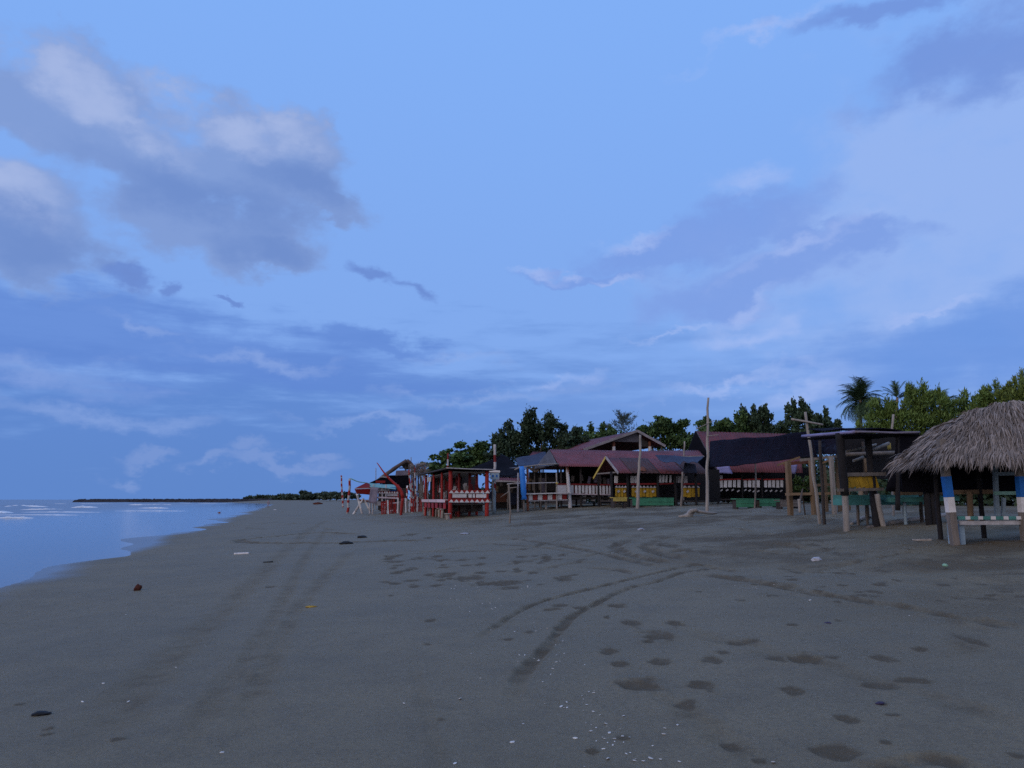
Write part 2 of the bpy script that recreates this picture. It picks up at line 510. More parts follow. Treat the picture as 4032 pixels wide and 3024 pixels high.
def sheet(name, cs, mk, parent=None, nx=14, ny=10, sag=0.0, amp=0.0, ns=1.2, corr=0, cd=0.02, thick=0.015, ragged=0.0, smooth=True):
    """cs: top-left, top-right, bottom-right, bottom-left. closed thin slab; corr = number of corrugations across"""
    A, B, C, D = [Vector(c) for c in cs]
    if corr: nx = corr * 4
    nrm = (B - A).cross(D - A).normalized()
    if nrm.z < 0: nrm = -nrm
    sd0 = random.uniform(0, 50)
    top = []
    for j in range(ny + 1):
        fy = j / ny
        for i in range(nx + 1):
            fx = i / nx
            rg = 0
            if ragged: rg = ragged * mnoise.noise(Vector((fx * 7 + sd0, 3.3, 0))) * fy
            p = A.lerp(B, fx).lerp(D.lerp(C, fx), fy + rg)
            p = p + Vector((0, 0, -sag * math.sin(math.pi * fx) * math.sin(math.pi * min(1, fy))))
            if amp: p = p + nrm * amp * mnoise.noise(p * ns + Vector((sd0, 0, 0)))
            if corr: p = p + nrm * cd * math.sin(2 * math.pi * corr * fx)
            top.append(p)
    N = (nx + 1)
    T = len(top)
    V = top + [p - nrm * thick for p in top]
    Fc = []
    for j in range(ny):
        for i in range(nx):
            a, b, c, d = j * N + i, j * N + i + 1, (j + 1) * N + i + 1, (j + 1) * N + i
            Fc.append((a, d, c, b)); Fc.append((a + T, b + T, c + T, d + T))
    for i in range(nx):
        a, b = i, i + 1
        Fc.append((a, b, b + T, a + T))
        a, b = ny * N + i, ny * N + i + 1
        Fc.append((a, a + T, b + T, b))
    for j in range(ny):
        a, b = j * N, (j + 1) * N
        Fc.append((a, a + T, b + T, b))
        a, b = j * N + nx, (j + 1) * N + nx
        Fc.append((a, b, b + T, a + T))
    return mesh_obj(name, V, Fc, M[mk], parent, smooth=smooth)

def prism(name, pts2, y0, y1, mk, parent):
    """outline pts2 (x,z) pushed from y0 to y1"""
    n = len(pts2)
    V = [(x, y0, z) for x, z in pts2] + [(x, y1, z) for x, z in pts2]
    Fc = [tuple(range(n)), tuple(range(n, 2 * n))[::-1]]
    for i in range(n):
        j = (i + 1) % n
        Fc.append((i, i + n, j + n, j))
    return mesh_obj(name, V, Fc, M[mk], parent)


# ------------------------------------------------------------------ the beach: one sheet, tracks and footprints pressed into it
def wpath(pts):
    out = []
    for u, v in pts:
        p = gnd(u, v)
        if p is not None: out.append((p.x, p.y))
    # smooth (Catmull-Rom)
    q = []
    n = len(out)
    for i in range(n - 1):
        p0 = np.array(out[max(0, i - 1)]); p1 = np.array(out[i]); p2 = np.array(out[i + 1]); p3 = np.array(out[min(n - 1, i + 2)])
        for t in np.linspace(0, 1, 7)[:-1]:
            q.append(0.5 * ((2 * p1) + (-p0 + p2) * t + (2 * p0 - 5 * p1 + 4 * p2 - p3) * t * t + (-p0 + 3 * p1 - 3 * p2 + p3) * t ** 3))
    q.append(np.array(out[-1]))
    return np.array(q)

# (points in the photo, half width m, depth m, how much darker damp sand is turned up)
TRACKS = [
    ([(1850, 2535), (1960, 2460), (2080, 2390), (2200, 2350), (2400, 2300), (2600, 2255), (2750, 2225), (2900, 2218)], .065, .035, 1.0),
    ([(1990, 2790), (2070, 2640), (2150, 2550), (2240, 2440), (2340, 2382), (2460, 2322), (2600, 2285), (2720, 2250), (2950, 2230)], .068, .030, .95),
    ([(2790, 2268), (3000, 2300), (3200, 2335), (3430, 2375), (3700, 2420), (3900, 2455), (4100, 2500)], .11, .035, .8),
    ([(1700, 2100), (2000, 2088), (2250, 2072), (2320, 2066)], .16, .03, .6),
    ([(1580, 2172), (1900, 2170), (2080, 2160), (2160, 2135), (2330, 2110)], .13, .03, .8),
    ([(1960, 2112), (2150, 2140), (2330, 2172), (2500, 2212), (2620, 2240)], .12, .03, .8),
    ([(2150, 2165), (2300, 2130), (2450, 2105)], .11, .03, .7),
    ([(2520, 2112), (2440, 2140), (2425, 2158), (2480, 2185), (2650, 2222)], .16, .04, .9),
    ([(2640, 2112), (2560, 2140), (2548, 2158), (2600, 2182), (2720, 2205)], .18, .04, .8),
    ([(1420, 2103), (1250, 2098), (1080, 2112), (960, 2124), (942, 2130), (990, 2137), (1300, 2138), (1560, 2130), (1700, 2128)], .24, .06, 1.0),
    ([(1330, 2088), (1250, 2078), (1180, 2080)], .12, .03, .5),
    ([(1050, 2072), (990, 2076), (975, 2080), (1050, 2084)], .14, .03, .6),
    ([(1185, 2113), (1300, 2106), (1420, 2099)], .10, .03, .8),
    ([(980, 2063), (1040, 2060), (1110, 2055)], .28, .05, 1.0),
    ([(1115, 2065), (1190, 2058)], .25, .05, .9),
    ([(200, 3100), (500, 2760), (720, 2540), (930, 2360), (1100, 2190), (1200, 2100), (1280, 2050)], .20, .007, .42),
    ([(640, 3050), (860, 2740), (1020, 2520), (1130, 2330), (1210, 2180), (1290, 2080)], .11, .007, .42),
    ([(900, 3000), (1010, 2700), (1110, 2490), (1220, 2340), (1380, 2170)], .13, .007, .42),
    ([(1630, 2600), (1660, 2740), (1720, 2960), (1745, 3080)], .05, .003, .25),
    ([(2640, 2452), (2800, 2512), (2960, 2540), (3080, 2590), (3200, 2605), (3480, 2690), (3760, 2770), (4100, 2880)], .12, .010, .42),
    ([(3760, 2350), (3790, 2450), (3810, 2530), (3830, 2600)], .18, .010, .42),
    ([(2600, 2720), (2720, 2810), (2880, 2930), (3010, 3020)], .10, .008, .42),
    ([(3350, 3060), (3600, 2995), (3760, 3005), (3900, 3050)], .09, .02, .75),
    ([(2900, 2130), (3200, 2160), (3500, 2210), (3900, 2240)], .25, .03, .35),
    ([(2700, 2050), (2850, 2070), (3000, 2050)], .18, .03, .5),
    ([(1300, 2040), (1500, 2050), (1700, 2064), (1900, 2080)], .30, .03, .35),
]
trk = random.Random(23)
for _ in range(26):      # criss-crossing motorbike tracks in front of the huts
    u_ = trk.uniform(1450, 3300); v_ = trk.uniform(2085, 2260)
    L_ = trk.uniform(150, 520); sl = trk.uniform(-.22, .16); cv = trk.uniform(-30, 30)
    TRACKS.append(([(u_, v_), (u_ + L_ * .35, v_ + sl * L_ * .35 + cv * .5), (u_ + L_ * .7, v_ + sl * L_ * .7 + cv * .45), (u_ + L_, v_ + sl * L_)], trk.uniform(.07, .12), .025, trk.uniform(.45, .85)))
# trampled hollows and footprints: (u, v, half width px, half height px, depth m, dark)
FEET = [(2650, 2455, 45, 12), (2845, 2570, 38, 9), (2790, 2597, 45, 12), (2955, 2522, 50, 9), (3055, 2590, 42, 12), (3170, 2592, 75, 20), (3105, 2715, 48, 17), (2765, 2702, 58, 20),
        (2695, 2772, 52, 18), (3490, 2595, 48, 15), (3625, 2558, 40, 9), (3470, 2700, 66, 20), (3590, 2680, 75, 12), (3340, 2830, 48, 18), (3310, 2960, 92, 30), (3485, 2925, 18, 7),
        (3465, 2770, 18, 6), (3510, 2815, 26, 8), (2870, 2935, 45, 18), (2990, 2995, 40, 14), (4010, 2975, 40, 11), (1700, 2442, 30, 5), (2485, 2457, 45, 12), (2580, 2505, 85, 22),
        (2390, 2562, 45, 11), (2440, 2615, 45, 11), (2590, 2605, 48, 14), (2540, 2690, 90, 32), (2450, 2905, 35, 15), (2330, 2955, 26, 8), (1675, 2535, 16, 4), (1995, 2517, 25, 6),
        (1730, 2830, 18, 4), (2150, 2200, 20, 14), (1760, 2265, 42, 9), (1850, 2277, 60, 10), (1960, 2296, 85, 8), (2230, 2278, 40, 12), (2010, 2317, 42, 7), (2080, 2490, 22, 5),
        (1540, 2345, 14, 3), (2200, 2385, 38, 6), (2170, 2400, 42, 5), (2440, 2385, 45, 7), (2280, 2395, 40, 8), (2390, 2430, 15, 6), (1900, 2255, 30, 5), (1980, 2250, 26, 4), (2030, 2240, 16, 4),
        (2180, 2235, 22, 3), (1640, 2200, 26, 5), (1740, 2205, 26, 5), (1820, 2205, 30, 4), (1560, 2212, 30, 4), (1900, 2200, 20, 3), (1720, 2190, 24, 4), (2050, 2215, 18, 3),
        (1610, 2105, 30, 4), (1680, 2118, 22, 3), (2640, 2150, 60, 12), (1060, 2310, 24, 3), (85, 2770, 18, 4), (2070, 2490, 18, 4), (185, 2890, 22, 5), (200, 2865, 22, 4), (455, 2915, 14, 4),
        (3300, 2440, 12, 4), (3120, 2460, 30, 5), (2790, 2175, 14, 5), (2900, 2530, 60, 9), (3280, 2590, 40, 8), (3820, 2520, 36, 26)]
frng = np.random.default_rng(11)
for _ in range(46):     # the trampled belt in front of the huts
    u_ = frng.uniform(1500, 2300); v_ = frng.uniform(2185, 2310)
    FEET.append((u_, v_, frng.uniform(12, 34), frng.uniform(2.5, 5)))
for _ in range(70):
    u_ = frng.uniform(2700, 4032); v_ = frng.uniform(2120, 2380)
    FEET.append((u_, v_, frng.uniform(14, 40), frng.uniform(3, 7)))

def polar_grid():
    a_in = np.linspace(R(-41), R(41), 640)
    a_out = np.linspace(R(41), R(319), 90)[1:-1]
    ang = np.concatenate([a_in, a_out])
    r = [1.2]
    while r[-1] < 4500:
        x = r[-1]
        k = 0.0078 if x < 60 else (0.02 if x < 400 else 0.12)
        r.append(x * (1 + k))
    return ang, np.array(r)

def seg_dist(px_, py_, path):
    """distance to a path and position along it (numpy, for points already near it)"""
    best = np.full(px_.shape, 1e9); along = np.zeros(px_.shape)
    L = 0
    for a, b in zip(path, path[1:]):
        d = b - a; l2 = float(d @ d)
        if l2 < 1e-9: continue
        t = np.clip(((px_ - a[0]) * d[0] + (py_ - a[1]) * d[1]) / l2, 0, 1)
        ds = np.hypot(px_ - a[0] - t * d[0], py_ - a[1] - t * d[1])
        m_ = ds < best
        best = np.where(m_, ds, best)
        along = np.where(m_, L + t * math.sqrt(l2), along)
        L += math.sqrt(l2)
    return best, along, L

def vnoise(x, y, sc, seed):
    """cheap smooth value noise"""
    g = np.random.default_rng(seed).uniform(-1, 1, (256, 256))
    X = x * sc; Y = y * sc
    xi = np.floor(X).astype(int); yi = np.floor(Y).astype(int)
    fx = X - xi; fy = Y - yi
    fx = fx * fx * (3 - 2 * fx); fy = fy * fy * (3 - 2 * fy)
    a = g[xi % 256, yi % 256]; b = g[(xi + 1) % 256, yi % 256]; c = g[xi % 256, (yi + 1) % 256]; d = g[(xi + 1) % 256, (yi + 1) % 256]
    return (a * (1 - fx) + b * fx) * (1 - fy) + (c * (1 - fx) + d * fx) * fy

def build_ground():
    ang, rr = polar_grid()
    na, nr = len(ang), len(rr)
    Rm, Am = np.meshgrid(rr, ang, indexing='ij')
    X = (Rm * np.sin(Am)).ravel(); Y = (Rm * np.cos(Am)).ravel()
    Z = H0(X, Y)
    s = X * BN.x + Y * BN.y
    t = X * BD.x + Y * BD.y
    s2 = s - sshift(t)
    near = np.hypot(X, Y) < 90
    dug = np.zeros_like(X)
    # natural unevenness: nearly flat on the wet side, lumpy up the beach
    up = np.clip((s2 - 3.5) / 7.0, 0, 1)
    Z += near * up * (0.030 * vnoise(X, Y, 1.1, 1) + 0.018 * vnoise(X, Y, 2.7, 2) + 0.010 * vnoise(X, Y, 6.1, 3))
    Z += near * (1 - up) * (0.004 * vnoise(X, Y, 0.8, 4) + 0.0015 * vnoise(X, Y, 5.0, 6))
    jx = vnoise(X, Y, 2.3, 7); jy = vnoise(X, Y, 5.9, 8); jz = vnoise(X, Y, 13.0, 9); jw = vnoise(X, Y, 15.0, 10)
    for pts, hw, dep, dk in TRACKS:
        path = wpath(pts)
        lo = path.min(0) - 1.2; hi = path.max(0) + 1.2
        idx = np.where((X > lo[0]) & (X < hi[0]) & (Y > lo[1]) & (Y < hi[1]))[0]
        if len(idx) == 0: continue
        d, al, L = seg_dist(X[idx], Y[idx], path)
        soft = dep < 0.02
        hwl = hw * (1 + 0.25 * jx[idx] + 0.15 * jy[idx])
        q = d / hwl
        ends = np.clip(al / (min(0.30 * L, 2.6) + .2), 0, 1) * np.clip((L - al) / (min(0.12 * L, 1.5) + .2), 0, 1)
        ends = np.clip(ends * 1.6, 0, 1)
        groove = np.clip(1 - q ** 4, 0, 1) if not soft else np.exp(-q * q * 1.3)
        tread = 0.75 + 0.25 * np.sin(al * 2 * math.pi / 0.11) if not soft else 1.0
        Z[idx] -= dep * groove * tread * ends
        rim = np.exp(-((q - 1.35) / 0.28) ** 2)
        Z[idx] += 0.45 * dep * rim * ends * (0.7 + 0.6 * jy[idx])
        dug[idx] = np.maximum(dug[idx], dk * ends * np.exp(-(q * (0.85)) ** 4) * (0.72 + 0.45 * jy[idx]))
    for (u, v, a, b) in FEET:
        p = gnd(u, v)
        if p is None or p.y > 95: continue
        e = gnd(u + a, v); n_ = gnd(u, v - b); f_ = gnd(u, v + b)
        if n_ is None or f_ is None: continue
        ra = .88 * max(0.05, abs(e.x - p.x)); rb = max(0.05, abs(n_.y - f_.y) / 2)
        idx = np.where((np.abs(X - p.x) < ra * 2.2) & (np.abs(Y - p.y) < rb * 2.2))[0]
        if len(idx) == 0: continue
        dx = (X[idx] - p.x) / ra + 0.5 * jx[idx] + .35 * jz[idx]; dy = (Y[idx] - p.y) / rb + 0.5 * jy[idx] + .35 * jw[idx]
        q = np.sqrt(dx * dx + dy * dy)
        h = np.clip(1 - q ** 3, 0, 1)
        dep = min(0.020, 0.13 * min(ra, rb))
        Z[idx] -= dep * h * (0.75 + .5 * jy[idx])
        Z[idx] += dep * .3 * np.exp(-((q - 1.25) / .25) ** 2) * (1 + jz[idx])
        dug[idx] = np.maximum(dug[idx], np.exp(-(q / 1.1) ** 5) * (.85 + .3 * jz[idx]))
    # damp dark sand churned over the upper beach
    band = np.clip((s2 - 4.5) / 6.0, 0, 1) * near
    dug = np.maximum(dug, band * np.clip(0.40 + 0.5 * vnoise(X, Y, .55, 21) + .30 * vnoise(X, Y, 1.7, 22) + .2 * vnoise(X, Y, 4.4, 23), 0, .8))
    wet = np.clip((-4.9 - s2 + 0.7 * vnoise(X, Y, .25, 31) + .2 * vnoise(X, Y, 1.1, 32)) / 0.9, 0, 1)
    wet = np.maximum(wet, 0.0)
    nv = len(X)
    V = np.empty((nv + 1, 3)); V[:nv, 0] = X; V[:nv, 1] = Y; V[:nv, 2] = Z
    V[nv] = (0, 0, gz(0, 0))
    i = np.arange(nr - 1)[:, None]; j = np.arange(na)[None, :]
    j2 = (j + 1) % na
    quads = np.stack([i * na + j, (i + 1) * na + j, (i + 1) * na + j2, i * na + j2], -1).reshape(-1, 4)[:, ::-1]
    tris = np.stack([np.full(na, nv), np.arange(na), (np.arange(na) + 1) % na], -1)[:, ::-1]
    me = bpy.data.meshes.new('beach_sand')
    nq, nt = len(quads), len(tris)
    me.vertices.add(nv + 1); me.vertices.foreach_set('co', V.ravel())
    me.loops.add(nq * 4 + nt * 3)
    me.loops.foreach_set('vertex_index', np.concatenate([quads.ravel(), tris.ravel()]))
    me.polygons.add(nq + nt)
    me.polygons.foreach_set('loop_start', np.concatenate([np.arange(nq) * 4, nq * 4 + np.arange(nt) * 3]))
    me.polygons.foreach_set('use_smooth', np.ones(nq + nt, bool))
    me.update(calc_edges=True); me.validate()
    for nm, arr in (('dug', dug), ('wet', wet)):
        at = me.attributes.new(nm, 'FLOAT', 'POINT')
        at.data.foreach_set('value', np.append(np.clip(arr, 0, 1), 0).astype(np.float32))
    return me

def sand_material():
    m = bpy.data.materials.new('dark_volcanic_sand')
    m.use_nodes = True
    t = m.node_tree; t.nodes.clear(); n = NG(t)
    out = n.new('ShaderNodeOutputMaterial'); p = n.new('ShaderNodeBsdfPrincipled')
    t.links.new(p.outputs[0], out.inputs[0])
    geo = n.new('ShaderNodeNewGeometry'); pos = geo.outputs['Position']
    dug = n.new('ShaderNodeAttribute', attribute_name='dug').outputs['Fac']
    wet = n.new('ShaderNodeAttribute', attribute_name='wet').outputs['Fac']
    big = n.noise(pos, 0.35, 4, 0.6); mid = n.noise(pos, 2.2, 6, 0.7); gr = n.noise(pos, 26.0, 4, 0.75); fine = n.noise(pos, 120.0, 3, 0.7)
    c = n.mix(n.sstep(big, 0.35, 0.7), (0.222, 0.180, 0.108, 1), (0.178, 0.148, 0.093, 1))
    c = n.mix(n.sstep(mid, 0.42, 0.70, 0, 0.45), c, (0.130, 0.104, 0.064, 1))
    c = n.mix(n.sstep(gr, 0.40, 0.75, 0, 0.6), c, (0.100, 0.084, 0.058, 1))
    edge = n.m('ADD', dug, n.m('MULTIPLY', n.m('SUBTRACT', n.noise(pos, 17.0, 5, 0.7), 0.5), 0.9))
    dm = n.m('ADD', n.sstep(edge, 0.22, 0.72, 0.0, 0.70), n.m('MULTIPLY', dug, 0.25))
    c = n.mix(dm, c, (0.098, 0.074, 0.043, 1))
    c = n.mix(n.sstep(fine, 0.3, 0.75, 0, 0.42), c, (0.062, 0.053, 0.038, 1))
    c = n.mix(n.sstep(n.noise(pos, 75.0, 2, 0.5), 0.66, 0.74, 0, 0.6), c, (0.33, 0.31, 0.27, 1))
    c = n.mix(n.m('MULTIPLY', wet, 0.6), c, (0.075, 0.070, 0.066, 1))
    n.put(p.inputs['Base Color'], c)
    rough = n.m('SUBTRACT', n.m('ADD', 0.64, n.m('MULTIPLY', dug, 0.3)), n.m('MULTIPLY', wet, 0.42))
    n.put(p.inputs['Roughness'], rough)
    p.inputs['Specular IOR Level'].default_value = 0.28
    bp = n.new('ShaderNodeBump'); bp.inputs['Distance'].default_value = 0.012
    n.put(bp.inputs['Strength'], n.m('MULTIPLY', n.m('SUBTRACT', 1.0, wet), 0.75))
    n.put(bp.inputs['Height'], n.m('ADD', n.noise(pos, 45.0, 6, 0.75), n.m('MULTIPLY', n.noise(pos, 9.0, 5, 0.65), n.m('ADD', 0.35, n.m('MULTIPLY', dug, 2.2)))))
    t.links.new(bp.outputs[0], p.inputs['Normal'])
    return m

gme = build_ground()
gme.materials.append(sand_material())
ground = link(bpy.data.objects.new('beach_sand', gme))
tag(ground, 'dark grey sand beach with tyre tracks and footprints', 'beach', kind='structure')

# ------------------------------------------------------------------ sea
def build_sea():
    """shallow swash near the sand, low swell farther out; reaches the horizon"""
    tt = np.concatenate([np.linspace(-60, 0, 20), np.linspace(0, 260, 420)[1:], np.geomspace(262, 9000, 60)])
    # offshore distance measured from the land side
    ss = np.concatenate([np.linspace(4, -90, 260), -np.geomspace(91, 9000, 60)])
    T, S = np.meshgrid(tt, ss, indexing='ij')
    S2 = S
    off = np.clip(-(S2 + 26), 0, None)
    A = np.clip(off / 30, 0, 1) * np.clip(1 - (off - 200) / 400, 0.15, 1)
    ph = S2 * 2 * math.pi / 11.0 + 1.3 * vnoise(T.ravel(), S.ravel(), .03, 51).reshape(T.shape) * 2
    env = np.clip(.5 + vnoise(T.ravel(), S.ravel(), .045, 52).reshape(T.shape), 0, 1)
    Z = WATER_Z + A * 0.34 * env * (np.exp(np.sin(ph) * 1.6 - 1.6)) + A * .02 * vnoise(T.ravel(), S.ravel(), .4, 53).reshape(T.shape)
    sh = S2
    X = T * BD.x + sh * BN.x; Y = T * BD.y + sh * BN.y
    nt, ns_ = T.shape
    V = np.stack([X.ravel(), Y.ravel(), Z.ravel()], -1)
    i = np.arange(nt - 1)[:, None]; j = np.arange(ns_ - 1)[None, :]
    q = np.stack([i * ns_ + j, i * ns_ + j + 1, (i + 1) * ns_ + j + 1, (i + 1) * ns_ + j], -1).reshape(-1, 4)
    me = bpy.data.meshes.new('sea')
    me.vertices.add(len(V)); me.vertices.foreach_set('co', V.ravel())
    me.loops.add(len(q) * 4); me.loops.foreach_set('vertex_index', q.ravel())
    me.polygons.add(len(q)); me.polygons.foreach_set('loop_start', np.arange(len(q)) * 4)
    me.polygons.foreach_set('use_smooth', np.ones(len(q), bool))
    me.update(calc_edges=True); me.validate()
    return me

def sea_material():
    m = bpy.data.materials.new('dusk_sea_water')
    m.use_nodes = True
    t = m.node_tree; t.nodes.clear(); n = NG(t)
    out = n.new('ShaderNodeOutputMaterial'); p = n.new('ShaderNodeBsdfPrincipled')
    geo = n.new('ShaderNodeNewGeometry'); pos = geo.outputs['Position']
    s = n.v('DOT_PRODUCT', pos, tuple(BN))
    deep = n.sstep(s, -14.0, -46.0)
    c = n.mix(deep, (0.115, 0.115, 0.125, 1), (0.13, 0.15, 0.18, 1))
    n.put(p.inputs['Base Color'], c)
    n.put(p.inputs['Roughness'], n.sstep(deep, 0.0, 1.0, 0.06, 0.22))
    p.inputs['IOR'].default_value = 1.333
    p.inputs['Specular IOR Level'].default_value = 0.5
    along = n.v('DOT_PRODUCT', pos, tuple(BD))
    cb = n.new('ShaderNodeCombineXYZ'); n.put(cb.inputs[0], n.m('MULTIPLY', along, 0.25)); n.put(cb.inputs[1], s)
    bp = n.new('ShaderNodeBump'); bp.inputs['Distance'].default_value = 0.05
    n.put(bp.inputs['Strength'], n.sstep(deep, 0.0, 1.0, 0.22, 1.0))
    n.put(bp.inputs['Height'], n.m('ADD', n.noise(cb.outputs[0], 0.9, 5, 0.6), n.m('MULTIPLY', n.noise(pos, 4.0, 3, 0.5), 0.4)))
    t.links.new(bp.outputs[0], p.inputs['Normal'])
    t.links.new(p.outputs[0], out.inputs[0])
    return m

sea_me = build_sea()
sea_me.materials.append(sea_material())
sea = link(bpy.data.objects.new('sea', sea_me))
tag(sea, 'calm blue sea reflecting the dusk sky', 'sea', kind='structure')

# ------------------------------------------------------------------ breaking waves, breakwater, far shore
def wave(label, u0, u1, v, hgt, seed):
    """a low broken crest lying on the sea, foam spilling down its front"""
    d0, d1 = ray(u0, v), ray(u1, v)
    a = CAM + d0 * ((WATER_Z - CAM.z) / d0.z); b = CAM + d1 * ((WATER_Z - CAM.z) / d1.z)
    n, mseg = 46, 7
    c = (a + b) / 2
    rr_ = random.Random(seed)
    V, Fc = [], []
    along = (b - a)
    depth = max(0.9, hgt * 9)
    for i in range(n + 1):
        f = i / n
        p = a.lerp(b, f)
        env = math.sin(math.pi * min(1, max(0, f))) ** 0.5
        k = 0.45 + 0.75 * abs(mnoise.noise(Vector((f * 6, seed, 0)))) + 0.5 * abs(mnoise.noise(Vector((f * 17, seed, 4))))
        for j in range(mseg + 1):
            q = j / mseg
            prof = math.sin(math.pi * q ** 0.7)
            off = (q - 0.5) * depth * (0.6 + 0.8 * k)
            jit = 0.10 * mnoise.noise(Vector((f * 40, q * 5, seed)))
            V.append(Vector((p.x - c.x, p.y - c.y + off, 0.004 + 2.1 * hgt * prof * env * k * (1 + jit) - 0.06 * (1 - env))))
    for i in range(n):
        for j in range(mseg):
            x = i * (mseg + 1) + j
            Fc.append((x, x + mseg + 1, x + mseg + 2, x + 1))
    o = mesh_obj('breaking_wave', V, Fc, M['foam'], None, smooth=True)
    o.location = (c.x, c.y, WATER_Z + 0.01)
    tag(o, label, 'wave', 'white breaking waves off the beach')

wave('long white breaking wave farthest out, below the end of the breakwater', 25, 190, 1995.5, .26, 1)
wave('white breaking wave just right of the long outermost one', 285, 385, 1999, .24, 2)
wave('low white foam line close behind the long outer wave', 80, 260, 2007, .13, 3)
wave('short white wave at the left edge of the sea', -60, 42, 2020, .20, 4)
wave('faint foam line nearest the sand at the left edge', -40, 140, 2040, .09, 5)
wave('small bright foam crest under the middle of the breakwater', 505, 570, 1989, .22, 6)
wave('small bright foam crest under the landward breakwater', 620, 690, 1978, .26, 7)
wave('thin pale foam streak inshore of the breakwater middle', 540, 670, 2001, .10, 8)
wave('thin foam streak between the two bright crests', 560, 680, 1988, .14, 9)

wave('long thin foam line low across the left sea', -50, 330, 2028, .05, 10)
wave('thin foam line trailing right of the short left wave', 60, 420, 2017, .05, 11)
wave('hair-thin foam line right below the breakwater end', 150, 470, 1984, .10, 12)
wave('broken foam line in front of the landward breakwater', 690, 900, 1982, .08, 13)
wave('faint foam line in the shallows right of centre sea', 430, 760, 2012, .04, 14)

# breakwater: a long low heap of rock on the horizon
def breakwater():
    t = Thing('breakwater', 'long low dark rock breakwater on the sea horizon', 'breakwater', (0, 0, 0), 0)
    a = atY(296, 1966, 520); b = atY(1075, 1966, 470)
    t.e.location = (a.x, a.y, WATER_Z)
    n = 150
    V, Fc = [], []
    prof = [(-5.0, -.6), (-2.6, 1.0), (-1.0, 1.9), (1.0, 1.95), (2.6, 1.0), (5.0, -.6)]
    for i in range(n + 1):
        f = i / n
        p = a.lerp(b, f) - a
        hk = (0.35 + 0.65 * min(1, f / 0.02)) * (1 + 0.10 * f)
        for (yy, zz) in prof:
            j = 0.22 * random.uniform(-1, 1)
            V.append((p.x + j, p.y + yy + j, zz * hk * (1 + 0.14 * random.uniform(-1, 1))))
    m_ = len(prof)
    for i in range(n):
        for j in range(m_ - 1):
            Fc.append((i * m_ + j, (i + 1) * m_ + j, (i + 1) * m_ + j + 1, i * m_ + j + 1))
    core = mesh_obj('rock_core', V, Fc, M['stone'], t.e)
    tag(core, kind='stuff')
    # armour stones too small to pick out singly
    V, Fc = [], []
    for i in range(900):
        f = random.random(); p = a.lerp(b, f) - a
        side = random.uniform(-3, 3)
        z = 1.9 * (1 - abs(side) / 4.2) * (1 + .1 * f) * min(1, .5 + f * 25)
        s_ = random.uniform(.25, .6)
        k = len(V)
        for sx in (-1, 1):
            for sy in (-1, 1):
                for sz in (-1, 1):
                    V.append((p.x + sx * s_ * random.uniform(.6, 1), p.y + side + sy * s_ * random.uniform(.6, 1), z + sz * s_ * random.uniform(.5, .8)))
        for f4 in ((0, 1, 3, 2), (4, 6, 7, 5), (0, 4, 5, 1), (2, 3, 7, 6), (0, 2, 6, 4), (1, 5, 7, 3)):
            Fc.append(tuple(k + q for q in f4))
    tag(mesh_obj('armour_stones', V, Fc, M['stone'], t.e), kind='stuff')
breakwater()

# ------------------------------------------------------------------ foliage
def leaf_mesh(name, clumps, n, size, mk, parent, upright=0.0, long=1.6, shell=0.55, seed=0, flat=0.0):
    """clumps: (centre, (rx, ry, rz)); n leaves in all, spread by clump surface"""
    r_ = np.random.default_rng(seed + 100)
    area = np.array([c[1][0] * c[1][2] + 0.02 for c in clumps])
    cnt = np.maximum(12, (n * area / area.sum()).astype(int))
    P, S_ = [], []
    for (c, rad), k in zip(clumps, cnt):
        d = r_.normal(size=(k, 3)); d /= np.linalg.norm(d, axis=1)[:, None]
        q = shell + (1 - shell) * r_.random(k) ** 0.7
        q *= 1 + 0.22 * r_.normal(size=k)
        P.append(np.array(c) + d * np.array(rad) * q[:, None])
        S_.append(d)
    P = np.concatenate(P); D = np.concatenate(S_)
    k = len(P)
    ax = r_.normal(size=(k, 3)) * (1 - upright) + D * 0.5
    ax[:, 2] += upright * 1.6
    if flat: ax[:, 2] *= (1 - flat)
    ax /= np.linalg.norm(ax, axis=1)[:, None]
    o = r_.normal(size=(k, 3))
    sd_ = np.cross(ax, o); sd_ /= np.linalg.norm(sd_, axis=1)[:, None]
    L = size * (0.6 + 0.8 * r_.random(k))[:, None]
    W = L / long
    nrm = np.cross(ax, sd_)
    v0 = P - ax * L * .5; v2 = P + ax * L * .5
    v1 = P + sd_ * W * .5 + nrm * L * .12; v3 = P - sd_ * W * .5 + nrm * L * .12
    V = np.stack([v0, v1, v2, v3], 1).reshape(-1, 3)
    me = bpy.data.meshes.new(name)
    me.vertices.add(len(V)); me.vertices.foreach_set('co', V.ravel())
    me.loops.add(k * 4); me.loops.foreach_set('vertex_index', np.arange(k * 4))
    me.polygons.add(k); me.polygons.foreach_set('loop_start', np.arange(k) * 4)
    me.update(calc_edges=True)
    me.materials.append(M[mk])
    ob = bpy.data.objects.new(name, me)
    ob.parent = parent
    return link(ob)

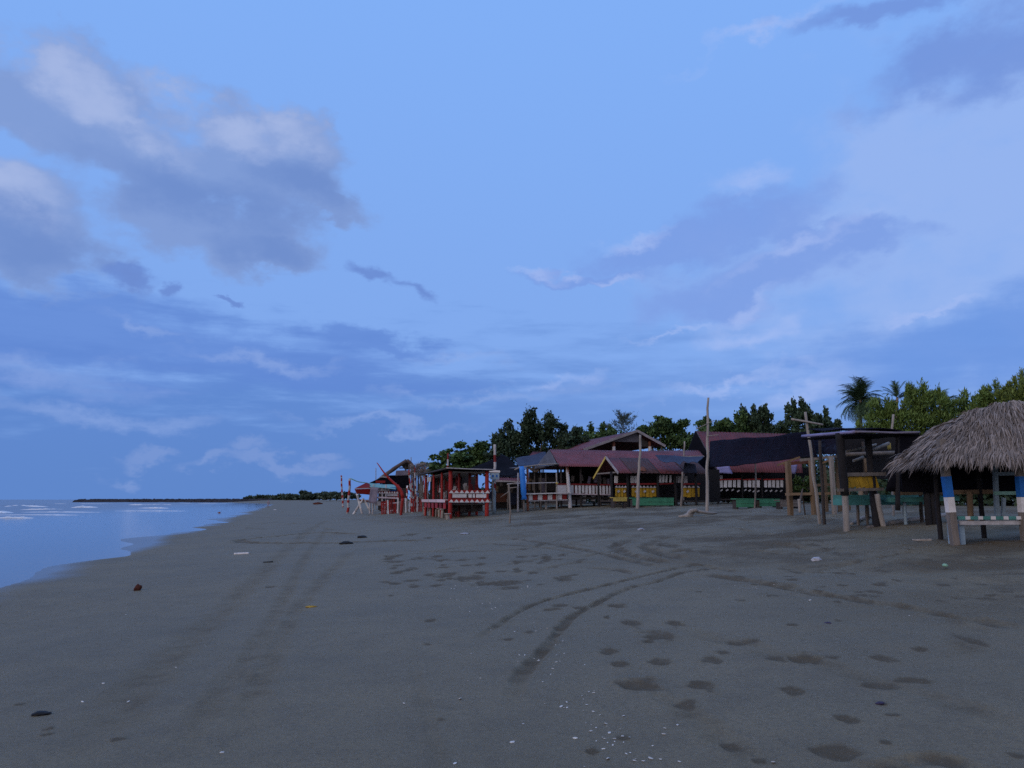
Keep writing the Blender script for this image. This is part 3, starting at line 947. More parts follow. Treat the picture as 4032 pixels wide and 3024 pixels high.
def tree(name, label, Y, blobs_, n, size, mk, trunk_u, group, sub=5, upright=0.25, long=1.6, sprigs=0, flat=0.0, bark='bark', seed=0, trunk_r=0.18):
    """crown given by where its masses sit in the photo, at the depth Y"""
    k = Y / F
    base = atY(trunk_u, 1960, Y)
    base.z = gz(base.x, base.y)
    t = Thing(name, label, 'tree' if 'shrub' not in name else 'shrub', base, 0, group)
    r_ = random.Random(seed)
    cl, limbs = [], []
    for (u, v, ru, rv) in blobs_:
        c = atY(u, v, Y) - base
        rx, rz = ru * k, rv * k
        ry = (rx + rz) / 2
        c.y += r_.uniform(-.5, .5) * ry
        cl.append((c, (rx * .72, ry * .8, rz * .72)))
        limbs.append(c)
        for _ in range(sub):
            a = r_.uniform(0, 2 * math.pi); e = r_.uniform(-.35, 1)
            d = Vector((math.cos(a) * rx * .85, math.sin(a) * ry * .85, e * rz * .85))
            f = r_.uniform(.25, .45)
            cl.append((c + d, (rx * f, ry * f, rz * f)))
        for _ in range(sprigs):
            a = r_.uniform(-1, 1)
            hh = r_.uniform(.35, .75) * rz
            d = Vector((a * rx * .9, r_.uniform(-.5, .5) * ry, rz * .75 * math.sqrt(max(0, 1 - a * a)) + hh * .5))
            w_ = r_.uniform(.18, .34) * min(1.6, rz)
            cl.append((c + d, (w_, w_, hh)))
    leaf_mesh('crown', cl, n, size, mk, t.e, upright, long, .35, seed, flat)
    zt = min(c.z for c in limbs)
    top = Vector((0, 0, max(1.2, zt * .75)))
    tr = tube('trunk', [(0, 0, -.3), (r_.uniform(-.1, .1), 0, top.z * .5), top], [trunk_r, trunk_r * .85, trunk_r * .7], bark, t.e, wob=.05)
    for c in limbs[:5]:
        mid = top.lerp(c, .5) + Vector((0, 0, -.15 * (c - top).length))
        tube('limb', [top - Vector((0, 0, .2)), mid, c], [trunk_r * .5, trunk_r * .35, .03], bark, t.e, sub=6)
    return t

GT = 'trees growing behind the huts'
tree('broadleaf_tree', 'low spreading layered tree behind the red-posted hut', 74, [(1780, 1808, 75, 30), (1800, 1848, 110, 34), (1720, 1858, 60, 24), (1900, 1838, 80, 40), (1700, 1830, 45, 14), (1870, 1783, 70, 40), (1850, 1823, 90, 30), (1752, 1783, 30, 14), (1905, 1760, 38, 26), (1940, 1808, 60, 40)],
     6500, .36, 'leafmid', 1830, GT, flat=.55, upright=0, seed=1)
tree('broadleaf_tree', 'largest dark tree with upright leafy sprigs left of the grey gable roof', 70, [(2010, 1756, 75, 60), (2070, 1726, 60, 55), (2140, 1706, 80, 62), (2215, 1736, 70, 45), (2090, 1796, 150, 60), (2240, 1786, 110, 45), (1960, 1806, 50, 50)],
     16000, .28, 'leafdark', 2110, GT, sprigs=5, upright=.35, seed=2, trunk_r=.28)
tree('broadleaf_tree', 'low bushy dark green tree touching the left slope of the gable roof', 78, [(2310, 1725, 60, 36), (2370, 1722, 55, 34), (2420, 1745, 45, 30), (2290, 1760, 60, 30)], 3600, .34, 'leafmid', 2350, GT, sprigs=3, upright=.3, seed=3)
tree('broadleaf_tree', 'rounded mid green tree right of the grey gable peak', 72, [(2590, 1690, 75, 45), (2660, 1705, 70, 55), (2540, 1720, 50, 45), (2700, 1745, 40, 40), (2640, 1745, 100, 40), (2610, 1660, 30, 20)], 10000, .26, 'leafmid', 2620, GT, seed=4)
tree('broadleaf_tree', 'bushy green tree directly behind the tall bare pole', 74, [(2840, 1700, 80, 40), (2790, 1730, 45, 40), (2900, 1690, 45, 40), (2870, 1735, 110, 36), (2780, 1685, 20, 30)], 8000, .29, 'leafmid', 2850, GT, sprigs=3, upright=.4, seed=5)
tree('broadleaf_tree', 'sprigged dark green tree left of the leaning pole with a crossbar', 74, [(2960, 1672, 38, 55), (3020, 1682, 45, 50), (2985, 1732, 90, 40), (3060, 1732, 50, 34), (3005, 1642, 16, 30)], 8000, .28, 'leafdark', 2990, GT, sprigs=4, upright=.5, seed=6)
tree('broadleaf_tree', 'sprigged dark green tree behind the leaning pole with a crossbar', 72, [(3120, 1649, 30, 45), (3160, 1644, 32, 45), (3220, 1669, 55, 42), (3140, 1714, 80, 45), (3230, 1724, 70, 40), (3285, 1694, 30, 35)], 9000, .28, 'leafdark', 3170, GT, sprigs=4, upright=.5, seed=7)
tree('broadleaf_tree', 'dense yellowish green tree left of the thatched roof', 40, [(3570, 1654, 90, 60), (3640, 1604, 70, 60), (3500, 1674, 80, 50), (3690, 1654, 110, 70), (3760, 1634, 90, 55), (3610, 1704, 160, 40), (3440, 1704, 80, 36), (3810, 1614, 50, 50), (3470, 1625, 60, 45), (3590, 1575, 40, 40)],
     22000, .22, 'leaflight', 3640, GT, sprigs=3, upright=.55, long=4.5, seed=8)
tree('broadleaf_tree', 'tufted green tree above the thatched roof ridge', 38, [(3915, 1566, 48, 42), (3890, 1586, 36, 36), (3950, 1596, 50, 40), (3915, 1626, 80, 40)], 5600, .2, 'leaflight', 3915, GT, sprigs=3, upright=.55, long=4.5, seed=9)
tree('broadleaf_tree', 'olive green tree cut by the right edge above the thatch', 36, [(4000, 1561, 60, 45), (4060, 1546, 70, 60), (4030, 1606, 110, 40)], 6000, .2, 'leafolive', 4030, GT, sprigs=2, upright=.55, long=4.5, seed=10)
tree('small_shrub', 'small feathery green shrub beside the bare timber frame', 27.5, [(3165, 1905, 34, 26), (3185, 1890, 24, 26), (3150, 1925, 34, 18), (3195, 1935, 26, 16)], 1500, .14, 'leafmid', 3170, None, upright=.3, long=4, seed=11, trunk_r=.03)

# casuarina: wispy upswept twigs
def casuarina(label, u, Y, vtop, vbot, halfw, seed, n=70):
    base = atY(u, 1960, Y); base.z = gz(base.x, base.y)
    t = Thing('casuarina_tree', label, 'tree', base, 0, GT)
    zt = (atY(u, vtop, Y) - base).z; zb = (atY(u, vbot, Y) - base).z
    k = Y / F
    r_ = random.Random(seed)
    tube('trunk', [(0, 0, -.3), (.05, 0, zb), (0, 0, zt)], [.14, .09, .015], 'bark', t.e, sub=10)
    V, Fc = [], []
    for i in range(n):
        f = r_.random() ** .8
        z = zb + (zt - zb) * f * .85
        a = r_.uniform(0, 2 * math.pi)
        L = halfw * k * (1.15 - .75 * f) * r_.uniform(.5, 1.1)
        tip = Vector((math.cos(a) * L, math.sin(a) * L, z + L * r_.uniform(.5, 1.0)))
        p0 = Vector((0, 0, z))
        for q in range(18):
            g_ = r_.uniform(.25, 1)
            p = p0.lerp(tip, g_) + Vector((0, 0, -.1 * g_))
            d = Vector((r_.uniform(-1, 1), r_.uniform(-1, 1), r_.uniform(.1, 1.4))).normalized() * r_.uniform(.25, .5)
            s_ = d.cross(Vector((r_.uniform(-1, 1), r_.uniform(-1, 1), .2))).normalized() * .028
            b0 = len(V)
            V += [p - s_, p + s_, p + d]
            Fc.append((b0, b0 + 1, b0 + 2))
    mesh_obj('crown', V, Fc, M['leafgrey'], t.e)
casuarina('wispy grey-green casuarina rising behind the gable roof peak', 2462, 80, 1625, 1730, 85, 21)
casuarina('thin casuarina top showing left of the wispy one', 2395, 86, 1672, 1730, 45, 22, 26)

# palms: every frond a part
def frond_mesh(L, droop, nleaf, leafL, wdt, seed, fan=False):
    r_ = random.Random(seed)
    V, Fc = [], []
    pts = []
    n = 10
    for i in range(n + 1):
        f = i / n
        pts.append(Vector((L * f * (1 - .22 * droop * f), 0, L * (.55 * f - droop * f * f))))
    for i in range(n):           # rachis
        a, b = pts[i], pts[i + 1]
        w0 = .025 * (1 - i / n) + .006
        k = len(V)
        V += [a + Vector((0, w0, 0)), a - Vector((0, w0, 0)), b - Vector((0, w0, 0)), b + Vector((0, w0, 0))]
        Fc.append((k, k + 1, k + 2, k + 3))
    for i in range(nleaf):
        f = .12 + .88 * i / nleaf
        x = f * n; j = min(n - 1, int(x)); p = pts[j].lerp(pts[j + 1], x - j)
        t = (pts[j + 1] - pts[j]).normalized()
        ll = leafL * (.55 + .45 * math.sin(math.pi * min(1, f * .9 + .1))) * r_.uniform(.8, 1.1)
        for s in (-1, 1):
            d = (t * .75 + Vector((0, s * .8, -.35 * r_.random()))).normalized() * ll
            wv = t * wdt
            k = len(V)
            V += [p - wv, p + wv, p + d + Vector((0, 0, -.12 * ll))]
            Fc.append((k, k + 1, k + 2))
    return V, Fc

def palm(name, label, u, v, Y, L, nf, mk, seed, droop=.45, nleaf=22, leafL=.5, wdt=.03, trunk_r=.12, elmin=-.5, elmax=1.25):
    base = atY(u, 1960, Y); base.z = gz(base.x, base.y)
    t = Thing(name, label, 'palm', base, 0, 'palms behind the huts')
    top = atY(u, v, Y) - base
    tube('trunk', [(0, 0, -.3), (.15, 0, top.z * .5), top], [trunk_r * 1.3, trunk_r, trunk_r * .8], 'palebark', t.e, wob=.03, sub=12)
    r_ = random.Random(seed)
    metas = []
    for q in range(4):
        V, Fc = frond_mesh(L, droop * r_.uniform(.7, 1.2), nleaf, leafL, wdt, seed + q)
        me = bpy.data.meshes.new('frond'); me.from_pydata([tuple(x) for x in V], [], Fc); me.materials.append(M[mk]); metas.append(me)
    for i in range(nf):
        o = bpy.data.objects.new('frond', metas[i % 4])
        o.parent = t.e
        o.location = top + Vector((0, 0, r_.uniform(-.25, .05)))
        f = (i + .5) / nf
        el = elmin + (elmax - elmin) * r_.random()
        o.rotation_euler = (r_.uniform(-.3, .3), -el, i * 2.399 + r_.uniform(-.2, .2))
        s_ = r_.uniform(.75, 1.1)
        o.scale = (s_, s_, s_)
        link(o)

palm('screw_pine', 'big shaggy screw pine palm above the flat-roofed hut', 3388, 1572, 42, 1.45, 92, 'leafpalm', 31, droop=.8, nleaf=14, leafL=.55, wdt=.03, elmin=-1.1, elmax=1.5, trunk_r=.11)
palm('coconut_palm', 'dark coconut palm top just right of the shaggy screw pine', 3532, 1566, 62, 1.7, 15, 'leafpalm', 32, droop=.5, nleaf=26, leafL=.5, elmin=-.1, elmax=1.3)
palm('coconut_palm', 'dark coconut palm top half hidden in the yellowish tree', 3702, 1588, 60, 1.6, 14, 'leafpalm', 33, droop=.6, nleaf=26, leafL=.5, elmin=-.1, elmax=1.3)

# far shore: bushes told apart along the point
GF = 'bushes on the far point of the beach'
for i, (u, v, ru, rv, Y, lb) in enumerate([
        (995, 1958, 28, 6, 620, 'tiny dark bush farthest left on the distant point'),
        (1060, 1955, 45, 9, 560, 'low flat bush on the distant point, second from the left'),
        (1120, 1953, 48, 12, 480, 'flat-topped bush on the distant point left of the tall dark one'),
        (1165, 1953, 40, 12, 430, 'low bush just left of the tall dark one on the point'),
        (1205, 1943, 18, 17, 400, 'tallest dark conical bush on the distant point'),
        (1250, 1950, 55, 14, 380, 'broad bush right of the tall dark one on the point'),
        (1300, 1945, 45, 16, 300, 'bushy green clump left of the two striped poles'),
        (1355, 1945, 50, 18, 260, 'dark bush behind the two striped poles')]):
    v += 5; rv *= .68
    tree('coastal_shrub', lb, Y, [(u, v, ru, rv), (u - ru * .5, v + rv * .4, ru * .6, rv * .6), (u + ru * .5, v + rv * .4, ru * .6, rv * .6)], 900, .011 * Y * .55, 'leafhaze', u, GF, sub=3, seed=40 + i, trunk_r=.2)

# ------------------------------------------------------------------ huts
def slats(t, name, p0, p1, n, wd, ht, th, mk, lean=0.0, jit=.02):
    """n upright boards between two local points at mid height"""
    p0, p1 = Vector(p0), Vector(p1)
    for i in range(n):
        f = (i + .5) / n
        c = p0.lerp(p1, f)
        t.box(name, c + Vector((0, 0, random.uniform(-jit, jit))), (wd * random.uniform(.85, 1.1), th, ht * random.uniform(.93, 1.03)), mk,
              (0, lean + random.uniform(-.03, .03), 0))

def zigzag(t, name, x0, x1, y, z, n, ht, mk):
    dx = (x1 - x0) / n
    for i in range(n):
        a = x0 + dx * i
        prism(name, [(a + dx * .02, z), (a + dx * .98, z), (a + dx * .62, z + ht * .8), (a + dx * .5, z + ht), (a + dx * .38, z + ht * .8)], y, y + .03, mk, t.e)

def post(t, x, y, ztop, r, mk, name='post', lean=(0, 0), **kw):
    return t.tube(name, [(x + lean[0], y + lean[1], t.g(x + lean[0], y + lean[1]) - .25), (x, y, ztop)], (r, r * .9), mk, wob=kw.pop('wob', .02), **kw)

# ---- thatched gazebo, right edge of the photo (square to the view, nearest of all)
def gazebo():
    p = gnd(3765, 2148)
    t = Thing('thatched_gazebo', 'grey thatched beach gazebo with blue and white painted posts', 'gazebo', p, 0)
    zt = t.px(3720, 1800).z
    A = t.px(3765, 2148); B = t.px(3718, 1838)
    def painted(x0, y0, x1, z1, u_):
        a = Vector((x0, y0, t.g(x0, y0) - .3)); b = Vector((x1, y0, z1))
        po = t.tube('post', [a, b], (.09, .09), 'wood', square=True, sub=6)
        L = b - a
        for (za, zb, mk) in ((t.px(0, 1958).z, t.px(0, 1876).z, 'blue'), (t.px(0, 2018).z, t.px(0, 1958).z, 'white')):
            f0 = (za - a.z) / L.z; f1 = (zb - a.z) / L.z
            t.tube('paint_band', [a + L * (f0 + .002), a + L * f1], (.094, .094), mk, parent=po, square=True, sub=2)
        return po
    painted(A.x, 0, B.x - .02, zt + .35, 0)
    C = t.px(4040, 2140)
    painted(C.x, 0, t.px(4015, 1840).x, zt + .35, 1)
    W = C.x
    D = 1.15
    for x in (.34, W * .93): post(t, x, D, zt + .4, .05, 'blackshade')
    # bench: slab, green nosing with white blocks, trestle
    zb = t.px(3790, 2040).z
    t.box('bench_seat', (W / 2 + .75, .24, zb - .01), (W + 1.3, .46, .05), 'wood')
    xl, xr = t.px(3768, 2040).x, W + 1.4
    n = 11
    for i in range(n):
        a = xl + (xr - xl) * i / n; dx = (xr - xl) / n
        t.box('nosing_board', (a + dx * .30, -.012, zb + .004), (dx * .6 - .004, .03, .062), 'teal', jit=0)
        t.box('nosing_board', (a + dx * .80, -.012, zb + .004), (dx * .4 - .004, .03, .062), 'white', jit=0)
    t.box('bench_apron', (W / 2 + .75, .02, zb - .085), (W + 1.3, .03, .075), 'dirtywhite')
    t.box('bench_leg', (A.x + .16, .25, (zb - .03 + t.g(.16, .2)) / 2 - .1), (.1, .42, zb - t.g(.16, .2)), 'paleblue')
    t.box('bench_leg', (W + .9, .25, (zb - .03 + t.g(W, .2)) / 2 - .1), (.1, .42, zb - t.g(W, .2)), 'paleblue')
    # inner frame of pale blue rails at the back
    yb = .9
    a = t.px(3918, 1822, yb); b = t.px(3925, 2035, yb)
    t.beam('rail_post', (a.x, yb, a.z + .1), (b.x, yb, b.z - .1), .075, .075, 'paleblue')
    a2 = t.px(3952, 1960, yb); b2 = t.px(3948, 2035, yb)
    t.beam('rail_post', (a2.x, yb, a2.z), (b2.x, yb, b2.z - .05), .06, .06, 'paleblue')
    for v, mk in ((1866, 'paleblue'), (1942, 'mint')):
        p0, p1 = t.px(3908, v, yb), t.px(4100, v - 2, yb)
        t.beam('rail', p0 + Vector((0, -.06, 0)), p1 + Vector((0, -.06, 0)), .05, .07, mk)
    p0 = t.px(3818, 1935, 1.0); p1 = t.px(3820, 2032, 1.0)
    t.tube('prop', [p0, p1 + Vector((0, 0, -.15))], (.055, .06), 'timber')
    p0, p1 = t.px(3740, 1938, D), t.px(3920, 1936, D)
    t.beam('back_rail', p0, p1, .05, .09, 'timber')
    zw0, zw1 = t.px(3800, 1790, D + .35).z, t.px(3800, 1938, D + .35).z
    t.box('shade_backing', (W * .5 + .6, D + .35, (zw0 + zw1) / 2), (W + 1.6, .02, zw0 - zw1), 'netsolid')
    # roof: hipped, drooping eaves, covered in loose palm strands
    lE = t.px(3706, 1835, -.35)
    ridgeL = t.px(3812, 1645, .55); ridgeR = t.px(4032, 1585, .55)
    ze = t.px(3700, 1788, -.35).z
    x0 = lE.x; x1 = W + 1.6
    yf, ybk = -.35, 1.5
    yr = .55
    zr = ridgeR.z
    rx0 = ridgeL.x
    rx1 = x1 - .55
    def roof_pt(face, fu, fv):
        """fv 0 at the ridge, 1 at the eave"""
        droop = -.10 * fv * fv
        belly = .03 * math.sin(math.pi * fv)
        zrl = zr - .26 * max(0, 1 - fu * 2.2) ** 1.4
        if face == 'front':
            e = Vector((x0 + (x1 - x0) * fu, yf, ze)); r = Vector((rx0 + (rx1 - rx0) * fu, yr, zrl))
            o = Vector((0, -.3, 1))
        elif face == 'back':
            e = Vector((x0 + (x1 - x0) * fu, ybk, ze)); r = Vector((rx0 + (rx1 - rx0) * fu, yr, zrl))
            o = Vector((0, .3, 1))
        elif face == 'right':
            e = Vector((x1, yf + (ybk - yf) * fu, ze)); r = Vector((rx1, yr, zr))
            o = Vector((.4, 0, 1))
        else:
            e = Vector((x0, yf + (ybk - yf) * fu, ze)); r = Vector((rx0, yr, zr - .26))
            o = Vector((-.4, 0, 1))
        p = r.lerp(e, fv) + o * belly
        p.z += droop
        return p
    V, Fc = [], []
    nx, ny = 16, 10
    for face in ('front', 'back', 'left', 'right'):
        k = len(V)
        for j in range(ny + 1):
            for i in range(nx + 1): V.append(roof_pt(face, i / nx, j / ny) - Vector((0, 0, .05)))
        for j in range(ny):
            for i in range(nx):
                a = k + j * (nx + 1) + i
                Fc.append((a, a + 1, a + nx + 2, a + nx + 1))
    rf = mesh_obj('roof', V, Fc, M['thatchbase'], t.e, smooth=True)
    V, Fc = [], []
    r_ = random.Random(3)
    for face, cnt in (('front', 8200), ('left', 4600), ('back', 1500), ('right', 1600)):
        for i in range(cnt):
            fu = r_.random(); fv = r_.random() ** .85
            row = math.floor(fv * 7 + .6 * mnoise.noise(Vector((fu * 9, 1.5, 0)))) / 7 + r_.uniform(0, .07)
            fv = min(1.0, max(0, row + .02))
            p = roof_pt(face, fu, fv)
            d = (roof_pt(face, fu, fv) - roof_pt(face, fu, fv - .1)).normalized() if fv > .1 else (roof_pt(face, fu, .1) - p).normalized()
            side = Vector((1, 0, 0)) if face in ('front', 'back') else Vector((0, -1, 0))
            L = r_.uniform(.14, .46)
            if fv > .93: d = (d + Vector((0, 0, -r_.uniform(.2, 1.0)))).normalized(); L *= r_.uniform(.5, .95)
            d = (d + side * r_.gauss(-.2, .22) + Vector((r_.gauss(0, .07), r_.gauss(0, .07), r_.gauss(.10, .10)))).normalized()
            w_ = (side + Vector((0, 0, r_.gauss(0, .5)))) * r_.uniform(.006, .019)
            lump = .05 * mnoise.noise(p * 3.1) + .03 * mnoise.noise(p * 8.0)
            lift = Vector((0, 0, r_.uniform(-.02, .03) + lump))
            k = len(V)
            mid = p + d * L * .55 + lift * 1.5
            V += [p - w_ + lift, p + w_ + lift, mid + w_ * .9, mid - w_ * .9, p + d * L + lift - Vector((0, 0, .10 * L))]
            Fc += [(k, k + 1, k + 2, k + 3), (k + 3, k + 2, k + 4)]
    th = mesh_obj('thatch', V, Fc, M['thatch'], rf)
    tag(th, kind='stuff')
    # little open louvre at the ridge
    q = t.px(3880, 1598, yr + .25)
    t.sheet('ridge_cap', [q + Vector((-.25, -.2, -.14)), q + Vector((.2, -.1, .02)), q + Vector((.25, .3, -.02)), q + Vector((-.25, .3, -.12))], 'wood', nx=4, ny=4, amp=.03)
    t.sheet('ridge_cap', [q + Vector((.2, -.1, .02)), q + Vector((1.2, -.1, .10)), q + Vector((1.2, .4, .08)), q + Vector((.2, .3, -.02))], 'brownthatch', nx=6, ny=4, amp=.04)
gazebo()

# ---- flat-roofed dark hut left of the gazebo
def flat_hut():
    p = gnd(3470, 2078)
    t = Thing('flat_roofed_hut', 'dark flat-roofed hut with a yellow slatted back panel and teal bench', 'hut', p)
    fl = t.px(3330, 2062)
    zr = t.px(3400, 1708).z
    x0 = fl.x; D = 2.3
    xr = t.px(3640, 1708).x
    # crooked front posts, blackened above and bare below
    a = t.px(3308, 1745); b = t.px(3332, 2066)
    m_ = t.px(3326, 1935)
    t.tube('post', [Vector((b.x, 0, t.g(b.x, 0) - .25)), m_], (.085, .08), 'palewood', wob=.02)
    t.tube('post', [m_ - Vector((0, 0, .1)), Vector((a.x, .0, zr))], (.105, .11), 'blackshade', wob=.03)
    t.tube('post', [Vector((.12, 0, t.g(.1, 0) - .25)), Vector((-.07, 0, t.px(3460, 1945).z))], (.07, .065), 'palewood', wob=.02)
    t.tube('post', [Vector((-.05, .12, t.g(0, 0) - .25)), Vector((-.12, .12, zr))], (.10, .085), 'blackshade', wob=.03)
    t.tube('post', [Vector((.2, .3, t.g(.2, .3) - .25)), Vector((.14, .3, t.px(3480, 1930).z))], (.075, .07), 'wood', wob=.02)
    for (x, y) in ((0.1, D), (xr, 0.3), (xr, D)):
        post(t, x, y, zr, .05, 'darkwood')
    # roof sheet, rim and the net thrown over it
    fl_ = t.px(3366, 1705, -.6); bl_ = t.pxl(3158, 1722, fl_.x)
    fr_ = t.px(3620, 1707, -.6); br_ = Vector((fr_.x, bl_.y, bl_.z + .05))
    t.sheet('roof', [bl_, br_, fr_, fl_], 'netsolid', amp=.06, thick=.05)
    up = Vector((0, 0, .03))
    t.tube('roof_rim', [fl_ + up, t.px(3440, 1701, -.62), t.px(3520, 1704, -.62), fr_ + up], .028, 'greycloth', sub=14, wob=.03)
    t.tube('roof_rim', [fl_ + up, fl_.lerp(bl_, .5) + up, bl_ + up], .04, 'lavtarp', sub=10, wob=.03)
    t.sheet('roof_net', [bl_ + Vector((.2, 0, .22)), br_ + Vector((0, 0, .22)), fr_ + up * 2, fl_ + up * 2], 'net', amp=.12, ns=.9, thick=.02)
    wa, wb = t.px(3325, 1760, D).x, t.px(3640, 1760, D).x
    za, zb_ = t.px(3400, 1705, D).z, t.px(3400, 1885, D).z
    t.box('shade_backing', ((wa + wb) / 2, D + .12, (za + zb_) / 2), (wb - wa, .03, za - zb_), 'blackshade')  # dark sheet added in place of the shade under the roof
    # backrest with slanted yellow boards
    zt, zbm = t.px(3400, 1868).z, t.px(3400, 1925).z
    t.beam('rail', t.px(3305, 1869, .02), t.px(3486, 1866, .02), .06, .09, 'wood')
    t.beam('rail', t.px(3300, 1930, -.03), t.px(3476, 1926, -.03), .07, .07, 'wood')
    p0, p1 = t.px(3326, 1899, .05), t.px(3456, 1899, .05)
    slats(t, 'slat', p0, p1, 7, (p1.x - p0.x) / 7 * .93, (zt - zbm) * .86, .02, 'yellow', lean=-.28)
    # deck: teal bench boards
    y0 = 1.0
    for i, (va, vb, mk) in enumerate(((1955, 1962, 'teal'), (1970, 1978, 'teal'))):
        p0, p1 = t.px(3300, (va + vb) / 2 + 3, y0 - i * .5), t.px(3660, (va + vb) / 2, y0 - i * .5)
        t.beam('bench_board', p0, p1, .4, .16, mk)
    for u in (3375, 3410, 3560):
        c = t.px(u, 1985, y0)
        post(t, c.x, y0, c.z, .045, 'wood', name='bench_leg')
    # loose rafters and props inside
    for (u0, v0, u1, v1, y, mk, r) in ((3330, 1778, 3450, 1750, 1.2, 'palewood', .03), (3430, 1775, 3500, 1745, 1.0, 'palewood', .045), (3360, 1815, 3400, 1800, 1.6, 'palewood', .04), (3330, 1790, 3530, 1782, 2.2, 'wood', .06),
                                      (3410, 1805, 3416, 1865, 2.0, 'timber', .07), (3395, 1790, 3402, 1870, 2.6, 'wood', .06), (3345, 1800, 3348, 1870, 2.6, 'wood', .05), (3500, 1745, 3502, 1770, 1.2, 'palegold', .05)):
        t.tube('strut', [t.px(u0, v0, y), t.px(u1, v1, y)], (r, r), mk, sub=3)
    t.beam('back_rail', t.px(3340, 1870, 2.5), t.px(3520, 1850, 2.5), .05, .35, 'greyroof')
flat_hut()

# ---- black tarp hung between the flat hut and the gazebo
def black_tarp():
    t = Thing('black_tarp', 'black tarp wall hanging between the flat hut and the gazebo', 'tarp', atY(3560, 2010, 19.5) * 1.0, 0)
    t.e.location.z = gz(t.pos.x, t.pos.y); t.pos = Vector(t.e.location)
    t.sheet('tarp', [t.px(3535, 1712), t.px(3960, 1712), t.px(3960, 1936), t.px(3488, 1936)], 'netsolid', amp=.12, ns=1.6, thick=.02, nx=24)
    t.tube('pole', [t.px(3535, 1705), t.px(3535, 2010) ], (.05, .06), 'blackshade')
    for u in (3645, 3665): t.tube('pole', [t.px(u, 1900, .1), Vector((t.px(u, 1900, .1).x, .1, t.g(t.px(u, 1900, .1).x, .1) - .2))], (.075, .08), 'blackshade')
    t.beam('bench_board', t.px(3490, 1968, .5), t.px(3760, 1962, .5), .4, .12, 'teal')
    t.beam('bench_board', t.px(3520, 1943, .9), t.px(3760, 1940, .9), .05, .09, 'timber')
    for u in (3560, 3740): t.tube('bench_leg', [t.px(u, 1968, .5), Vector((t.px(u, 1968, .5).x, .5, t.g(t.px(u, 1968, .5).x, .5) - .2))], (.04, .04), 'paleblue')
black_tarp()

# ---- bare timber frame
def timber_frame():
    p = atY(3190, 1995, 27); p.z = gz(p.x, p.y)
    t = Thing('timber_frame', 'bare orange timber frame hut without walls behind the leaning pole', 'hut', p)
    for (u, vt, y, mk, w_) in ((3102, 1818, .6, 'timber', .15), (3195, 1812, 0, 'timber', .15), (3272, 1795, -.3, 'palewood', .12), (3298, 1800, .9, 'timber', .15), (3243, 1830, 1.6, 'timber', .12), (3330, 1800, 2.0, 'timber', .1)):
        c = t.px(u, vt, y)
        t.beam('post', (c.x, y, t.g(c.x, y) - .25), (c.x, y, c.z), w_, w_, mk)
    t.beam('seat_plank', t.px(3100, 1946, .3), t.px(3312, 1942, -.1), .35, .09, 'timber')
    t.beam('seat_plank', t.px(3180, 1912, 1.2), t.px(3320, 1905, 1.2), .1, .09, 'timber')
    t.beam('top_rail', t.px(3060, 1832, 1.0), t.px(3150, 1800, .6), .06, .07, 'timber')
    t.beam('top_rail', t.px(3150, 1812, .2), t.px(3300, 1796, -.1), .08, .09, 'wood')
    t.beam('top_rail', t.px(3235, 1825, .1), t.px(3275, 1808, -.25), .06, .07, 'timber')
    t.beam('top_rail', t.px(3090, 1828, 1.5), t.px(3200, 1815, 1.5), .2, .12, 'rust')
    t.tube('prop', [t.px(3146, 1965, -1.2), t.px(3150, 2018, -1.2)], (.05, .045), 'palewood')
    t.tube('prop', [t.px(3160, 1925, -.9), t.px(3150, 1975, -1.2)], (.02, .04), 'bark')
timber_frame()

